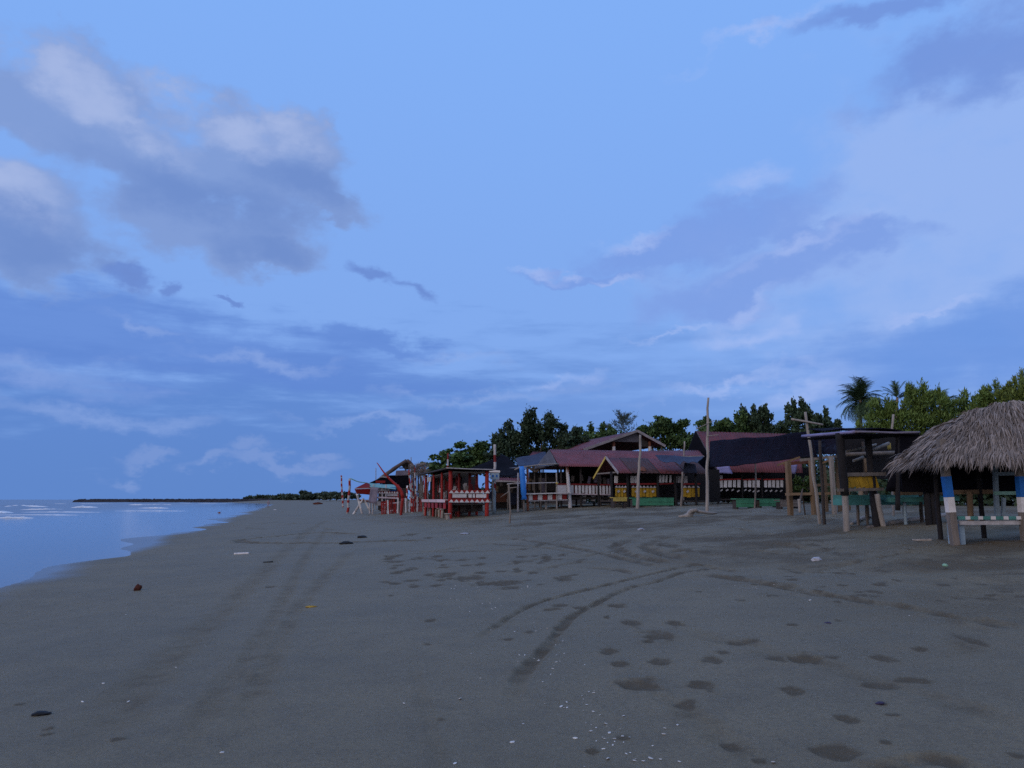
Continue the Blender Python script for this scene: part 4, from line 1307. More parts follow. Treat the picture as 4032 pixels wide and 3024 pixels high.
# ---- maroon-roofed stall with the black net (P)
def net_stall():
    p = atY(2950, 1985, 56); p.z = gz(p.x, p.y)
    K = 1.5
    t = Thing('maroon_roofed_stall', 'maroon-roofed stall with white slatted rails under the black net', 'stall', p)
    D = 4.6
    ze = t.px(2900, 1860).z
    xl, xr = t.px(2770, 1860).x, t.px(3130, 1860).x
    rl = t.px(2742, 1703, D * .5); rr = t.px(3130, 1704, D * .5)
    zr = (rl.z + rr.z) / 2
    t.sheet('roof', [(rl.x, D * .5, zr), (rr.x + .3, D * .5, zr), (xr + .3, -.5, ze), (rl.x, -.5, ze)], 'maroon', corr=34, cd=.018, ny=4, thick=.02)
    t.sheet('roof', [(rl.x, D * .5, zr), (rr.x + .3, D * .5, zr), (xr + .3, D + .5, ze), (rl.x, D + .5, ze)], 'maroon', corr=34, cd=.018, ny=4, thick=.02)
    t.beam('bargeboard', (rl.x - .04, D * .5, zr), (rl.x - .04, -.5, ze), .04, .12, 'greyroof')
    t.beam('bargeboard', (rl.x - .04, D * .5, zr), (rl.x - .04, D + .5, ze), .04, .12, 'greyroof')
    t.sheet('gable_net', [(rl.x - .1, D * .5, zr), (rl.x - .1, D * .5 - .1, zr - .05), (rl.x - .1, -.6, ze), (rl.x - .1, D + .4, ze)], 'netsolid', nx=6, ny=6, amp=.05)
    for u in (2825, 2922, 3000, 3092): post(t, t.px(u, 1900).x, 0, ze + .1, .06, 'blackshade')
    for u in (2825, 3000, 3120): post(t, t.px(u, 1900).x, D, ze + .1, .06, 'blackshade')
    for (ua, ub, n) in ((2830, 2918, 5), (2926, 2994, 4), (3006, 3086, 5)):
        p0, p1 = t.px(ua, 1905, .08), t.px(ub, 1905, .08)
        slats(t, 'slat', p0, p1, n, (p1.x - p0.x) / n * .72, .36 * K, .025, 'white', lean=.06)
        t.beam('rail', t.px(ua - 2, 1889, .06), t.px(ub + 2, 1886, .06), .08, .09, 'red')
        for i in range(4):
            f = (i + .5) / 4
            c = t.px(ua + (ub - ua) * f, 1932 + random.uniform(-3, 3), .1)
            t.box('brace', c, (.14 * K, .03, .06 * K), 'dirtywhite', (0, -.5, 0))
    for u in (2765, 2818, 2840): t.box('hanging_board', t.px(u, 1885, .4), (.14 * K, .03, .34 * K), 'white', (0, .08, 0))
    wa, wb = t.px(2800, 1900, D).x, t.px(3190, 1900, D).x
    t.box('shade_backing', ((wa + wb) / 2, D - .2, t.px(2950, 1905, D).z), (wb - wa, .04, 2.7), 'blackshade')  # black board added to give the stall its shaded interior
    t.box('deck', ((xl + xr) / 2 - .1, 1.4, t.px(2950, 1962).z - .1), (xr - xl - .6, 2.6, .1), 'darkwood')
    t.sheet('tarp_patch', [t.px(2822, 1838, -.55), t.px(2872, 1835, -.55), t.px(2885, 1866, -.62), t.px(2830, 1862, -.62)], 'lavtarp', amp=.06, nx=6, ny=4)
    t.sheet('tarp_patch', [t.px(3100, 1830, -.5), t.px(3140, 1828, -.5), t.px(3132, 1866, -.55), t.px(3104, 1864, -.55)], 'lavtarp', amp=.06, nx=6, ny=4)
net_stall()

def net_thing(name, label, pts, Y, mk='net', sag=.25, cat='net', depth=None, **kw):
    """a shade net slung between corners given in the photo; each corner may carry its own depth"""
    q = [atY(u, v, y) for (u, v, y) in pts]
    c = sum(q, Vector()) / 4
    o = sheet(name, [x - c for x in q], mk, None, nx=kw.pop('nx', 26), ny=kw.pop('ny', 14), sag=sag, amp=kw.pop('amp', .12), ns=.8, thick=.02, ragged=kw.pop('ragged', .06))
    o.location = c
    tag(o, label, cat)
    return o

net_thing('shade_net', 'wide black shade net sagging between the tall pole and the leaning pole', [(2795, 1738, 37.5), (3190, 1700, 27), (3215, 1795, 27), (2795, 1842, 35)], 0, sag=.16)
net_thing('shade_net', 'upper black net ridge rising to the right behind the leaning pole', [(3010, 1724, 33), (3345, 1704, 26), (3330, 1788, 26), (3010, 1800, 32)], 0, sag=.05)

# ---- green benches
def bench(label, ua, ub, vt, vb, Y, mk, rot=ROT, solid=True):
    c = atY((ua + ub) / 2, vb, Y); c.z = gz(c.x, c.y)
    t = Thing('bench', label, 'bench', c, rot, 'painted plank benches in front of the stalls')
    a, b = t.px(ua, vt), t.px(ub, vt)
    L = b.x - a.x
    z = a.z
    t.box('seat', ((a.x + b.x) / 2, .2, z - .02), (L + .04, .45, .045), mk)
    n = 2
    h = (z - t.px(ua, vb).z)
    for i in range(n):
        t.box('front_board', ((a.x + b.x) / 2, -.01, z - .05 - h * .9 * (i + .5) / n), (L, .025, h * .9 / n - .012), mk)
    for x in (a.x + .08, b.x - .08):
        t.box('leg', (x, .2, (z + t.g(x, .2)) / 2 - .1), (.09, .36, z - t.g(x, .2)), 'darkwood')
bench('long green bench in front of the yellow slats', 2490, 2652, 1960, 1990, 44, 'green')
bench('left of the two short green benches right of the tall pole', 2898, 2970, 1963, 1997, 36, 'green')
bench('right of the two short green benches right of the tall pole', 2990, 3068, 1964, 1993, 36, 'green')
bench('low brown plank bench beside the right short green bench', 3072, 3152, 1968, 1994, 34, 'wood')
bench('pale yellow low bench at the left end of the yellow slats', 2414, 2468, 1958, 1972, 44.5, 'palegold')

# ---- yellow-gabled stall with patched maroon roof (N)
def gable_stall():
    p = atY(2435, 1990, 46); p.z = gz(p.x, p.y)
    t = Thing('gable_stall', 'stall with a patched maroon roof, yellow gable edge and yellow slats', 'stall', p)
    e0 = t.px(2430, 1863); e1 = t.px(2765, 1862)
    D = 2.9
    ze = e0.z
    ap = t.px(2386, 1802, D * .5)
    zr = ap.z
    xl = e0.x - .05; xr = e1.x + .3
    n = 4
    mk = ['maroon', 'maroondark', 'maroon', 'maroondark']
    cut = [xl, t.px(2478, 1863).x, t.px(2592, 1863).x, t.px(2690, 1863).x, xr]
    for i in range(4):
        a, b = cut[i], cut[i + 1]
        zo = .012 * (i % 2)
        t.sheet('roof_sheet', [(a + .01, D * .5, zr + zo), (b - .01, D * .5, zr + zo), (b - .01, -.35, ze + zo), (a + .01, -.35, ze + zo)], mk[i], corr=max(5, int((b - a) * 4)), cd=.018, ny=3, thick=.02)
        t.sheet('roof_sheet', [(a + .01, D * .5, zr + zo), (b - .01, D * .5, zr + zo), (b - .01, D + .35, ze + zo), (a + .01, D + .35, ze + zo)], mk[i], corr=max(5, int((b - a) * 4)), cd=.018, ny=3, thick=.02)
    t.beam('bargeboard', (xl - .05, D * .5, zr + .03), (xl - .05, -.38, ze - .02), .05, .13, 'barge')
    t.beam('bargeboard', (xl - .05, D * .5, zr + .03), (xl - .05, D + .6, ze - .22), .05, .14, 'palegold')
    t.beam('tie_beam', (xl - .02, 0, ze + .05), (xl - .02, D, ze + .05), .06, .08, 'wood')
    t.sheet('tarp_patch', [t.px(2695, 1822, -.4), t.px(2738, 1828, -.4), t.px(2745, 1864, -.45), t.px(2690, 1862, -.45)], 'navytarp', amp=.05, nx=6, ny=5)
    t.sheet('rust_patch', [t.px(2512, 1835, .05), t.px(2540, 1838, .05), t.px(2548, 1855, -.25), t.px(2520, 1852, -.25)], 'rust', amp=.02, nx=3, ny=3)
    for u in (2408, 2472, 2590, 2660, 2740): post(t, t.px(u, 1900).x, 0, ze + .08, .085, 'blackshade', wob=.03)
    for u in (2430, 2560, 2740): post(t, t.px(u, 1900).x, D, ze + .08, .07, 'blackshade')
    # yellow boards, red and white scalloped rails, hung white boards
    for (ua, ub, n_) in ((2421, 2468, 4), (2486, 2584, 7), (2688, 2755, 4)):
        p0, p1 = t.px(ua, 1938, .1), t.px(ub, 1938, .1)
        slats(t, 'slat', p0, p1, n_, (p1.x - p0.x) / n_ * .86, .58, .025, 'yellow', lean=.05)
        t.beam('rail', t.px(ua - 2, 1906, .07), t.px(ub + 2, 1905, .07), .05, .09, 'darkred')
        q0, q1 = t.px(ua, 1920, .06), t.px(ub, 1919, .06)
        zigzag(t, 'scallop', q0.x, q1.x, .02, q0.z, max(3, n_), .12, 'dirtywhite')
        for i in range(max(2, n_ // 2)):
            c = t.px(ua + (ub - ua) * (i + .6) / max(2, n_ // 2), 1935, .04)
            t.box('brace', c, (.16, .02, .12), 'dirtywhite', (0, -.6, 0))
    for u in (2426, 2490, 2505, 2660, 2676, 2700, 2590 + 10): t.box('hanging_board', t.px(u, 1888, .5), (.22, .03, .42), 'white' if u < 2600 else 'dirtywhite', (0, .06, 0))
    for i, u in enumerate((2600, 2612, 2624, 2640)): t.box('hanging_board', t.px(u, 1885, .3), (.13, .03, .46), 'white', (0, .12, 0))
    t.beam('rail', t.px(2594, 1906, .07), t.px(2652, 1903, .07), .05, .08, 'darkred')
    wa, wb = t.px(2430, 1900, D).x, t.px(2830, 1900, D).x
    t.box('shade_backing', ((wa + wb) / 2, D - .1, t.px(2560, 1910, D).z), (wb - wa, .04, 2.1), 'blackshade')  # added board, its black colour standing for shade inside the stall
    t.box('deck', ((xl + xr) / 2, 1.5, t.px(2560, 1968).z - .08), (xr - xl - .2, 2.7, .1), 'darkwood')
gable_stall()
net_thing('tarp_scrap', 'torn navy tarp drooping over the patched maroon roof', [(2578, 1793, 47), (2772, 1797, 47), (2745, 1822, 45.5), (2620, 1822, 45.5)], 0, mk='navytarp', sag=.12, cat='tarp', ragged=.3)

# ---- long maroon hall with white rail (L)
def hall():
    p = atY(2240, 1988, 50); p.z = gz(p.x, p.y)
    t = Thing('long_hall', 'long maroon-roofed dining hall with a red-topped white slatted rail', 'hall', p)
    D = 4.6
    ze = t.px(2240, 1836, -.4).z
    xl = t.px(2203, 1836, -.4).x
    xr = t.px(2640, 1800, D * .5).x
    zr = t.px(2165, 1769, D * .5).z
    rxl = t.px(2165, 1769, D * .5).x
    t.sheet('roof', [(rxl, D * .5, zr), (xr, D * .5, zr), (xr, -.4, ze), (xl, -.4, ze)], 'maroon', corr=60, cd=.02, ny=5, thick=.02)
    t.sheet('roof', [(rxl, D * .5, zr), (xr, D * .5, zr), (xr, D + .4, ze), (xl, D + .4, ze)], 'maroon', corr=60, cd=.02, ny=5, thick=.02)
    t.sheet('gable_sheet', [(rxl - .02, D * .5, zr - .02), (rxl, D * .5 - .05, zr - .05), (xl - .05, -.3, ze), (xl - .05, D + .3, ze)], 'greyroof', nx=8, ny=6, amp=.03)
    for i in range(7):
        x = xl + .3 + i * 1.35
        post(t, x, .15, ze + .15, .075, 'darkwood')
        post(t, x, D, ze + .15, .075, 'darkwood')
    # leaning painted post
    a, b = t.px(2232, 1838, -.1), t.px(2246, 1988, -.15)
    po = t.tube('post', [Vector((b.x, -.15, t.g(b.x, -.15) - .25)), Vector((a.x, -.1, ze + .1))], (.135, .10), 'white', wob=.015)
    c = t.px(2236, 1868, -.1)
    t.tube('paint_band', [c, Vector((a.x, -.1, ze + .05))], (.112, .112), 'rust', parent=po)
    # rail
    zt, zb = t.px(2300, 1905).z, t.px(2300, 1945).z
    t.beam('top_rail', t.px(2190, 1906, .0), t.px(2412, 1909, .0), .10, .09, 'darkred')
    t.beam('bottom_rail', t.px(2190, 1944, .0), t.px(2412, 1948, .0), .08, .07, 'pinkwhite')
    p0, p1 = t.px(2192, 1925, 0), t.px(2258, 1926, 0)
    t.box('rail_panel', (p0 + p1) / 2, (p1.x - p0.x, .03, (zt - zb) * .82), 'white')
    p0, p1 = t.px(2262, 1926, 0), t.px(2410, 1929, 0)
    slats(t, 'slat', p0, p1, 11, (p1.x - p0.x) / 11 * .66, (zt - zb) * .86, .03, 'white')
    t.box('rail_backing', (p0 + p1) / 2 + Vector((0, .12, 0)), (p1.x - p0.x, .02, (zt - zb) * .8), 'darkred')
    for u in (2300, 2335, 2368, 2400):
        c = t.px(u, 1962, .4)
        t.box('stool', c, (.2, .2, .36), 'dirtywhite', (0, .15, 0))
    for u, v in ((2255, 1885), (2290, 1882), (2320, 1890), (2345, 1885), (2362, 1882), (2380, 1892), (2395, 1900)):
        t.box('hanging_board', t.px(u, v, 1.2), (.2, .04, random.uniform(.3, .6)), random.choice(['dirtywhite', 'greycloth', 'wood']), (0, random.uniform(-.3, .3), 0))
    wa, wb = t.px(2215, 1900, D).x, t.px(2640, 1900, D).x
    t.box('shade_backing', ((wa + wb) / 2, D - .3, t.px(2350, 1900, D).z), (wb - wa, .05, 2.4), 'blackshade')  # the hall's inner shade, painted as an added black board
    t.box('deck', ((xl + xr) / 2, 2.2, zb - .25), (xr - xl, 4.0, .12), 'darkwood')
    # far wing with a white gutter
    ly = 1.6
    q = [t.px(2560, 1774, ly + 2.0), t.px(2752, 1773, ly + 2.0), t.px(2772, 1797, ly), t.px(2560, 1800, ly)]
    t.sheet('wing_roof', q, 'maroon', corr=22, cd=.02, ny=3, thick=.02)
    t.beam('gutter', t.px(2684, 1798, ly - .05), t.px(2772, 1797, ly - .05), .06, .1, 'barge')
hall()

# ---- grey-gabled building behind
def gable_house():
    p = atY(2460, 1960, 62); p.z = gz(p.x, p.y)
    t = Thing('gable_building', 'tall open building with a maroon gable roof and weathered white bargeboards', 'building', p)
    ap = t.px(2502, 1696); L = t.px(2292, 1770); Rr = t.px(2612, 1756)
    zl = (L.z + t.px(2600, 1756).z) / 2 - .05
    D = 14.0
    hw = ap.x - L.x; hr = Rr.x - ap.x
    t.sheet('roof', [(ap.x, -.3, ap.z), (ap.x, D, ap.z), (L.x, D, L.z), (L.x, -.3, L.z)], 'maroon', corr=50, cd=.02, ny=5, thick=.03)
    t.sheet('roof', [(ap.x, -.3, ap.z), (ap.x, D, ap.z), (Rr.x, D, Rr.z), (Rr.x, -.3, Rr.z)], 'maroon', corr=50, cd=.02, ny=5, thick=.03)
    t.beam('bargeboard', (ap.x, -.36, ap.z - .04), (L.x, -.36, L.z - .04), .05, .2, 'barge')
    t.beam('bargeboard', (ap.x, -.37, ap.z - .04), (Rr.x, -.37, Rr.z - .04), .05, .2, 'barge')
    g0 = t.px(2430, 1739); 
    zz = g0.z
    fl = (ap.z - zz) / (ap.z - L.z); fr = (ap.z - zz) / (ap.z - Rr.z)
    prism('gable_panel', [(ap.x - hw * fl + .25, zz), (ap.x + .25, zz), (ap.x + .25, ap.z - .3), (ap.x, ap.z - .15)], 0, .05, 'greywall', t.e)
    prism('gable_panel', [(ap.x + .3, zz - .35), (ap.x + hr * .7, zz - .35), (ap.x + .3, ap.z - .35)], .1, .15, 'darkwood', t.e)
    for u in (2418, 2560):
        c = t.px(u, 1738); d = t.px(u, 1775)
        po = t.tube('post', [Vector((c.x, .1, t.g(c.x, .1) - .2)), Vector((c.x, .1, c.z))], (.13, .12), 'rust')
        t.tube('paint_band', [Vector((c.x, .1, d.z)), Vector((c.x, .1, t.px(u, 1758).z))], (.136, .134), 'white', parent=po)
    t.box('shade_backing', (ap.x + .9, 3.0, L.z / 2 - .1), (hw + hr - 1.2, .1, L.z - .2), 'blackshade')  # shaded interior made with an added black board
    t.box('side_wall', (L.x + .6, 7, 1.2), (.1, 12, 3.0), 'darkwood')
gable_house()
# small maroon roofs showing between the nets
def small_roof(label, cs, group=None, edge=None):
    q = [atY(u, v, y) for (u, v, y) in cs]
    c = sum(q, Vector()) / 4
    g0 = gz(c.x, c.y)
    t = Thing('small_stall', label, 'stall', (c.x, c.y, g0), 0)
    q = [x - t.pos for x in q]
    t.sheet('roof', q, 'maroon', corr=14, cd=.02, ny=3, thick=.02)
    if edge: t.beam('eave_board', q[3] + Vector((0, -.05, -.03)), q[2] + Vector((0, -.05, -.03)), .04, .1, edge)
    for x in q: 
        wz = gz(x.x + t.pos.x, x.y + t.pos.y) - g0
        t.tube('post', [(x.x, x.y, wz - .2), (x.x, x.y, x.z - .01)], (.05, .05), 'darkwood')
    t.box('shade_backing', ((q[0].x + q[1].x) / 2, (q[0].y + q[1].y) / 2 - .2, .9), (abs(q[1].x - q[0].x), .04, 1.6), 'blackshade')  # black board added for the shade below the roof
small_roof('low maroon roof between the striped pole and the blue tarp roll', [(1958, 1862, 56), (2048, 1866, 56), (2056, 1895, 53), (1948, 1892, 53)], edge='barge')
small_roof('tiny maroon roof corner above the navy tarp', [(2098, 1778, 66), (2140, 1779, 66), (2134, 1806, 63), (2078, 1802, 63)])
net_thing('shade_net', 'black peaked net tent behind the striped pole', [(1972, 1790, 58), (2000, 1800, 58), (2075, 1872, 54), (1925, 1872, 54)], 0, mk='netsolid', sag=.1, cat='net')
net_thing('shade_net', 'black net apron sloping left from the peaked net tent', [(1975, 1792, 58), (1972, 1800, 58), (1940, 1866, 55), (1832, 1852, 56)], 0, mk='netsolid', sag=-.05, cat='net')
net_thing('tarp_sheet', 'dark navy tarp behind the blue tarp roll', [(2030, 1806, 60), (2148, 1778, 60), (2160, 1834, 57), (2040, 1836, 57)], 0, mk='navytarp', sag=.15, cat='tarp')

# ------------------------------------------------------------------ red-posted hut (front left of the row)
def red_hut():
    p = gnd(1772, 2042)
    t = Thing('red_posted_hut', 'red-posted hut with white zigzag rails and a flat dark roof', 'hut', p)
    W = t.px(1917, 2030).x
    zr = t.px(1770, 1852).z
    D = 8.4
    for (x, y) in ((0, 0), (W, 0), (0, 2.6), (0, 5.4), (0, D), (W, 2.6), (W, D), (W * .62, D)):
        post(t, x, y, zr - .02, .125 if y == 0 else .09, 'red', wob=.015)
    c = t.px(1832, 1990, 1.6)
    for x in (W * .38, W * .68): post(t, x, 1.5, zr - .05, .09, 'darkred')
    # sheet roof with a pale ceiling, white front edge
    t.sheet('roof', [(-.4, D + .5, zr + .1), (W + .5, D + .5, zr + .1), (W + .35, -.35, zr + .06), (-.3, -.35, zr + .08)], 'netsolid', amp=.05, thick=.04, ns=.7)
    t.sheet('ceiling', [(-.1, D, zr - .22), (W + .2, D, zr - .22), (W + .15, .05, zr - .06), (.1, .05, zr - .06)], 'beige', amp=.03, thick=.02)
    t.tube('roof_edge', [(-.35, -.38, zr + .12), (W * .5, -.38, zr + .07), (W + .4, -.38, zr + .05)], .035, 'dirtywhite', sub=10, wob=.02)
    t.tube('roof_edge', [(-.42, D + .4, zr + .02), (-.36, D * .5, zr + .05), (-.33, -.4, zr + .09)], .05, 'darkwood', sub=10, wob=.02)
    # front balustrade
    def z(v): return t.px(1840, v).z
    for (vt, vb) in ((1930, 1942), (1966, 1978)):
        t.box('rail_board', (W / 2, -.10, (z(vt) + z(vb)) / 2), (W + .3, .03, z(vt) - z(vb)), 'red', jit=.002)
        zigzag(t, 'scallop', -.12, W + .15, -.15, z(vb), 8, (z(vt) - z(vb)) * .95, 'white')
    t.box('panel', (W * .24, -.08, z(1952)), (W * .38, .025, .22), 'white')
    t.box('panel', (W * .53, -.08, z(1952)), (W * .09, .025, .22), 'white')
    t.box('panel', (W * .63, -.08, z(1952)), (W * .06, .025, .22), 'white')
    t.box('panel', (W * .84, -.08, z(1952)), (W * .30, .025, .22), 'white')
    t.box('rail_board', (W / 2, -.09, z(1962)), (W + .2, .03, .05), 'darkred')
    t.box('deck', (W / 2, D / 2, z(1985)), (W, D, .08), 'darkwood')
    # pink-white counter along the seaward side
    zc = z(1968)
    for i in range(3):
        y0, y1 = (.1 + i * 2.75, 2.8 + i * 2.75)
        t.box('counter_top', (-.12, (y0 + y1) / 2, zc), (.36, y1 - y0 - .03, .05), 'pinkwhite')
        t.box('counter_face', (-.29, (y0 + y1) / 2, zc - .07), (.03, y1 - y0 - .03, .16), 'pinkwhite')
    for i in range(6): t.box('counter_panel', (-.2, .7 + i * 1.3, zc - .34), (.03, .8, .34), 'red' if i != 1 else 'darkred')
    # stuff standing and hanging inside
    for i in range(26):
        x = random.uniform(.1, W - .2); y = random.uniform(.6, D)
        t.box('hanging_board', (x, y, random.uniform(z(1950), z(1900))), (random.uniform(.1, .25), .03, random.uniform(.25, .6)), random.choice(['dirtywhite', 'wood', 'darkred', 'white']), (0, random.uniform(-.2, .2), 0))
    for i in range(9):
        post(t, .1 + random.random() * (W - .2), random.uniform(2.8, D), zr - .2, .05, random.choice(['wood', 'darkwood', 'darkred']))
    t.box('shade_backing', (W * .5 + .9, D + .1, zr * .5), (W + 1.2, .04, zr * .95), 'darkwood')  # dark board added to stand for shade deep in the hut
    for i in range(6): t.box('under_board', (.15 + i * W / 6, .6 + .2 * (i % 2), z(1998)), (W / 7, .04, .5), 'darkwood')
    t.box('white_lamp_box', t.px(1690, 1888, 3), (.2, .2, .26), 'white')
red_hut()

# little stump stools under the counter
for i, (u, v, lb) in enumerate(((1676, 2028, 'pale-topped stump stool farthest left under the counter'), (1694, 2031, 'tall stump stool, second from the left under the counter'),
                                (1731, 2035, 'stump stool in the middle of the row under the counter'), (1742, 2040, 'slim stump stool just left of the red corner post'),
                                (1763, 2046, 'short stump stool against the foot of the red corner post'))):
    p = gnd(u, v)
    t = Thing('stump_stool', lb, 'stool', p, random.uniform(0, 3), 'stump stools by the red-posted hut')
    h = .50 if i < 4 else .3
    t.tube('stump', [(0, 0, -.1), (.02, 0, h)], (.11, .10), 'palewood', wob=.03, sub=4)
    t.tube('seat', [(0.02, 0, h), (.02, 0, h + .05)], (.20, .19), 'palewood', sub=2, sides=12)
    t.tube('stump', [(.22, .05, -.1), (.2, .05, h - .02)], (.07, .07), 'wood', wob=.02, sub=3)

# ------------------------------------------------------------------ poles
def pole(label, base, top, r, mk, stripes=None, spiral=None, wob=.05, group=None, Y=None, cat='pole', r1=None, sub=None, parts=None):
    if Y: b = atY(base[0], base[1], Y); b.z = gz(b.x, b.y)
    else: b = gnd(*base)
    tp = atY(top[0], top[1], b.y)
    t = Thing('wooden_pole', label, cat, b, 0, group)
    L = (tp - b).length
    t.tube('shaft', [(0, 0, -.35), tp - b], (r, r1 or r * .75), mk, wob=wob, stripes=stripes, spiral=spiral, sub=sub or max(10, int(L * 5)))
    return t
GP = 'upright poles along the row of huts'
t = pole('tallest bare grey pole standing behind the driftwood', (2783, 2022), (2787, 1566), .075, 'palewood', group=GP, r1=.045)
for (u0, v0, u1, v1) in ((2740, 1690, 2812, 1655), (2786, 1717, 2830, 1712)):
    t.tube('tied_stick', [t.px(u0, v0, -.05), t.px(u1, v1, -.05)], (.02, .015), 'palewood', wob=.03)
t = pole('leaning grey pole with a crossbar near its top', (3136, 2062), (3172, 1620), .072, 'palewood', group=GP, r1=.05)
# its lean: swap so that the foot sits right of the head, as in the photo
bpy.data.objects.remove(t.e.children[0]) if t.e.children else None
b = gnd(3232, 2062); t.e.location = b; t.pos = Vector(b)
tp = t.px(3172, 1622)
t.tube('shaft', [(0, 0, -.35), tp], (.055, .038), 'palewood', wob=.05, sub=16)
t.tube('crossbar', [t.px(3116, 1650, -.08), t.px(3240, 1672, -.08)], (.032, .028), 'palewood', wob=.02)
pole('slim pole leaning right in front of the patched roof', (2508, 1998), (2522, 1712), .10, 'palewood', group=GP, Y=42, r1=.06)
pole('crooked grey post right of the patched roof', (2681, 1988), (2688, 1858), .07, 'wood', group=GP, Y=43)
pole('short pole stub rising above the maroon wing gutter', (2690, 1985), (2694, 1738), .06, 'palewood', group=GP, Y=50)
pole('thin dark post between the two short green benches', (2972, 1990), (2976, 1785), .045, 'wood', group=GP, Y=35.5)
pole('pale stub of a pole above the flat hut roof', (3512, 2000), (3514, 1632), .045, 'palewood', group=GP, Y=24)
t = pole('tall red and white banded pole with white sign boards', (1946, 2022), (1949, 1750), .095, None, stripes=('dirtywhite', 'darkred', .46), group=GP, wob=.03, r1=.085)
t.tube('lower_sleeve', [(0, 0, -.1), t.px(1947, 1868)], (.11, .10), 'paleblue', sub=6)
a = t.px(1926, 1852, -.2); b = t.px(1969, 1860, -.2)
t.box('sign_board', (a + b) / 2, (b.x - a.x, .04, .13), 'white', (0, .03, 0))
a = t.px(1931, 1863, -.22); b = t.px(1966, 1888, -.22)
sb = t.box('sign_board', (a + b) / 2, (b.x - a.x, .03, a.z - b.z), 'paleblue', (0, .02, 0))
for dx in (-.12, .12): t.box('sign_mark', (a + b) / 2 + Vector((dx, -.02, .02)), (.1, .006, .16), 'blue', jit=0)
t = pole('short red and white banded pole behind the red-posted hut roof', (1762, 2020), (1764, 1785), .085, None, stripes=('dirtywhite', 'darkred', .46), group=GP, Y=56, wob=.03)
t = pole('thin bare stick in the sand with forked twigs', (2010, 2058), (2004, 1905), .05, 'wood', group=GP, wob=.05)
t.tube('twig', [t.px(2006, 1935), t.px(1970, 1958)], (.03, .012), 'wood', wob=.03)
t.tube('twig', [t.px(2006, 1922), t.px(2036, 1918)], (.03, .02), 'wood', wob=.03)
t.tube('twig', [t.px(1996, 1908), t.px(2040, 1900)], (.025, .02), 'palewood', wob=.03)

def striped(label, base, top, r, Y=None, **kw):
    return pole(label, base, top, r, None, group='red and white poles at the far end of the huts', Y=Y, **kw)
striped('leftmost red and white banded pole, far up the beach', (1352, 1996), (1343, 1872), .15, stripes=('dirtywhite', 'red', .42), r1=.12)
striped('second red and white banded pole, right beside the leftmost', (1368, 2022), (1378, 1884), .13, stripes=('dirtywhite', 'red', .42), r1=.11)
for i, (b, tp, kw, lb) in enumerate((
        ((1592, 2008), (1606, 1912), dict(spiral=('red', 'white', .28)), 'thick barber-striped post, left of the pair'),
        ((1612, 2010), (1624, 1908), dict(spiral=('red', 'white', .28)), 'thick barber-striped post, right of the pair'),
        ((1626, 2020), (1610, 1850), dict(stripes=('dirtywhite', 'red', .36)), 'banded pole leaning left beside the barber posts'),
        ((1642, 2014), (1632, 1840), dict(stripes=('dirtywhite', 'darkred', .36)), 'banded pole with the brown bundle tied at its head'),
        ((1650, 2010), (1662, 1828), dict(stripes=('white', 'darkred', .40)), 'banded pole crossing behind the brown bundle'),
        ((1662, 2004), (1660, 1858), dict(stripes=('dirtywhite', 'wood', .5)), 'grey weathered pole among the banded ones'),
        ((1676, 2006), (1674, 1838), dict(stripes=('dirtywhite', 'red', .42)), 'banded pole next to the white box'),
        ((1634, 2012), (1622, 1880), dict(stripes=('dirtywhite', 'red', .30)), 'short banded pole squeezed between the two longer leaning ones'),
        ((1656, 2008), (1646, 1876), dict(stripes=('dirtywhite', 'darkred', .30)), 'banded pole leaning left under the brown bundle'),
        ((1668, 2002), (1668, 1872), dict(stripes=('white', 'red', .50)), 'broad-banded pole just left of the white box'),
        ((1684, 2004), (1686, 1868), dict(stripes=('dirtywhite', 'darkred', .50)), 'banded pole closest to the red-posted hut'),
        ((1600, 2004), (1596, 1918), dict(stripes=('dirtywhite', 'red', .34)), 'banded pole half hidden between the barber posts'))):
    striped(lb, b, tp, .14 if i < 2 else .075, **kw)
pole('thin mast far behind the brown gable', (1620, 1990), (1619, 1800), .05, 'palewood', group=GP, Y=78)
pole('thin mast left of the brown gable', (1480, 1990), (1480, 1842), .05, 'palewood', group=GP, Y=84)

# brown dried-palm bundle on the banded poles
def bundle():
    b = gnd(1642, 2012)
    t = Thing('palm_bundle', 'brown dried palm bundle tied across the banded poles', 'palm bundle', b, 0)
    V, Fc = [], []
    for i in range(420):
        p = t.px(random.uniform(1608, 1672), random.uniform(1828, 1872), random.uniform(-.3, .3))
        d = Vector((.75, random.uniform(-.2, .2), .42 + random.uniform(-.5, .3))).normalized() * random.uniform(.3, .7)
        if random.random() < .35: d = Vector((random.uniform(-.2, .2), 0, -1)) * random.uniform(.3, .9)
        s_ = Vector((0.02, .02, .03))
        k = len(V); V += [p - s_, p + s_, p + d]; Fc.append((k, k + 1, k + 2))
    tag(mesh_obj('dry_fronds', V, Fc, M['thatch'], t.e), kind='stuff')
    t.tube('cross_pole', [t.px(1604, 1868), t.px(1676, 1822)], (.08, .1), 'wood', wob=.04)
    t.tube('cross_pole', [t.px(1622, 1890, -.1), t.px(1650, 1858, -.1)], (.05, .05), 'palewood', wob=.03)
    for i in range(11):
        u = 1618 + i * 6.5
        h = random.uniform(1868, 1905)
        x = t.px(u, 1990, .4 + .2 * (i % 3)).x
        t.box('plank', (x, .4 + .2 * (i % 3), (t.px(u, h).z - .1) / 2), (.11, .03, t.px(u, h).z + .1), random.choice(['wood', 'dirtywhite', 'wood', 'darkwood']), (0, random.uniform(-.08, .08), 0))
    for u in (1636, 1655): t.tube('prop', [(t.px(u, 1990).x, 0, -.2), t.px(u, 1850)], (.07, .06), 'wood')
bundle()

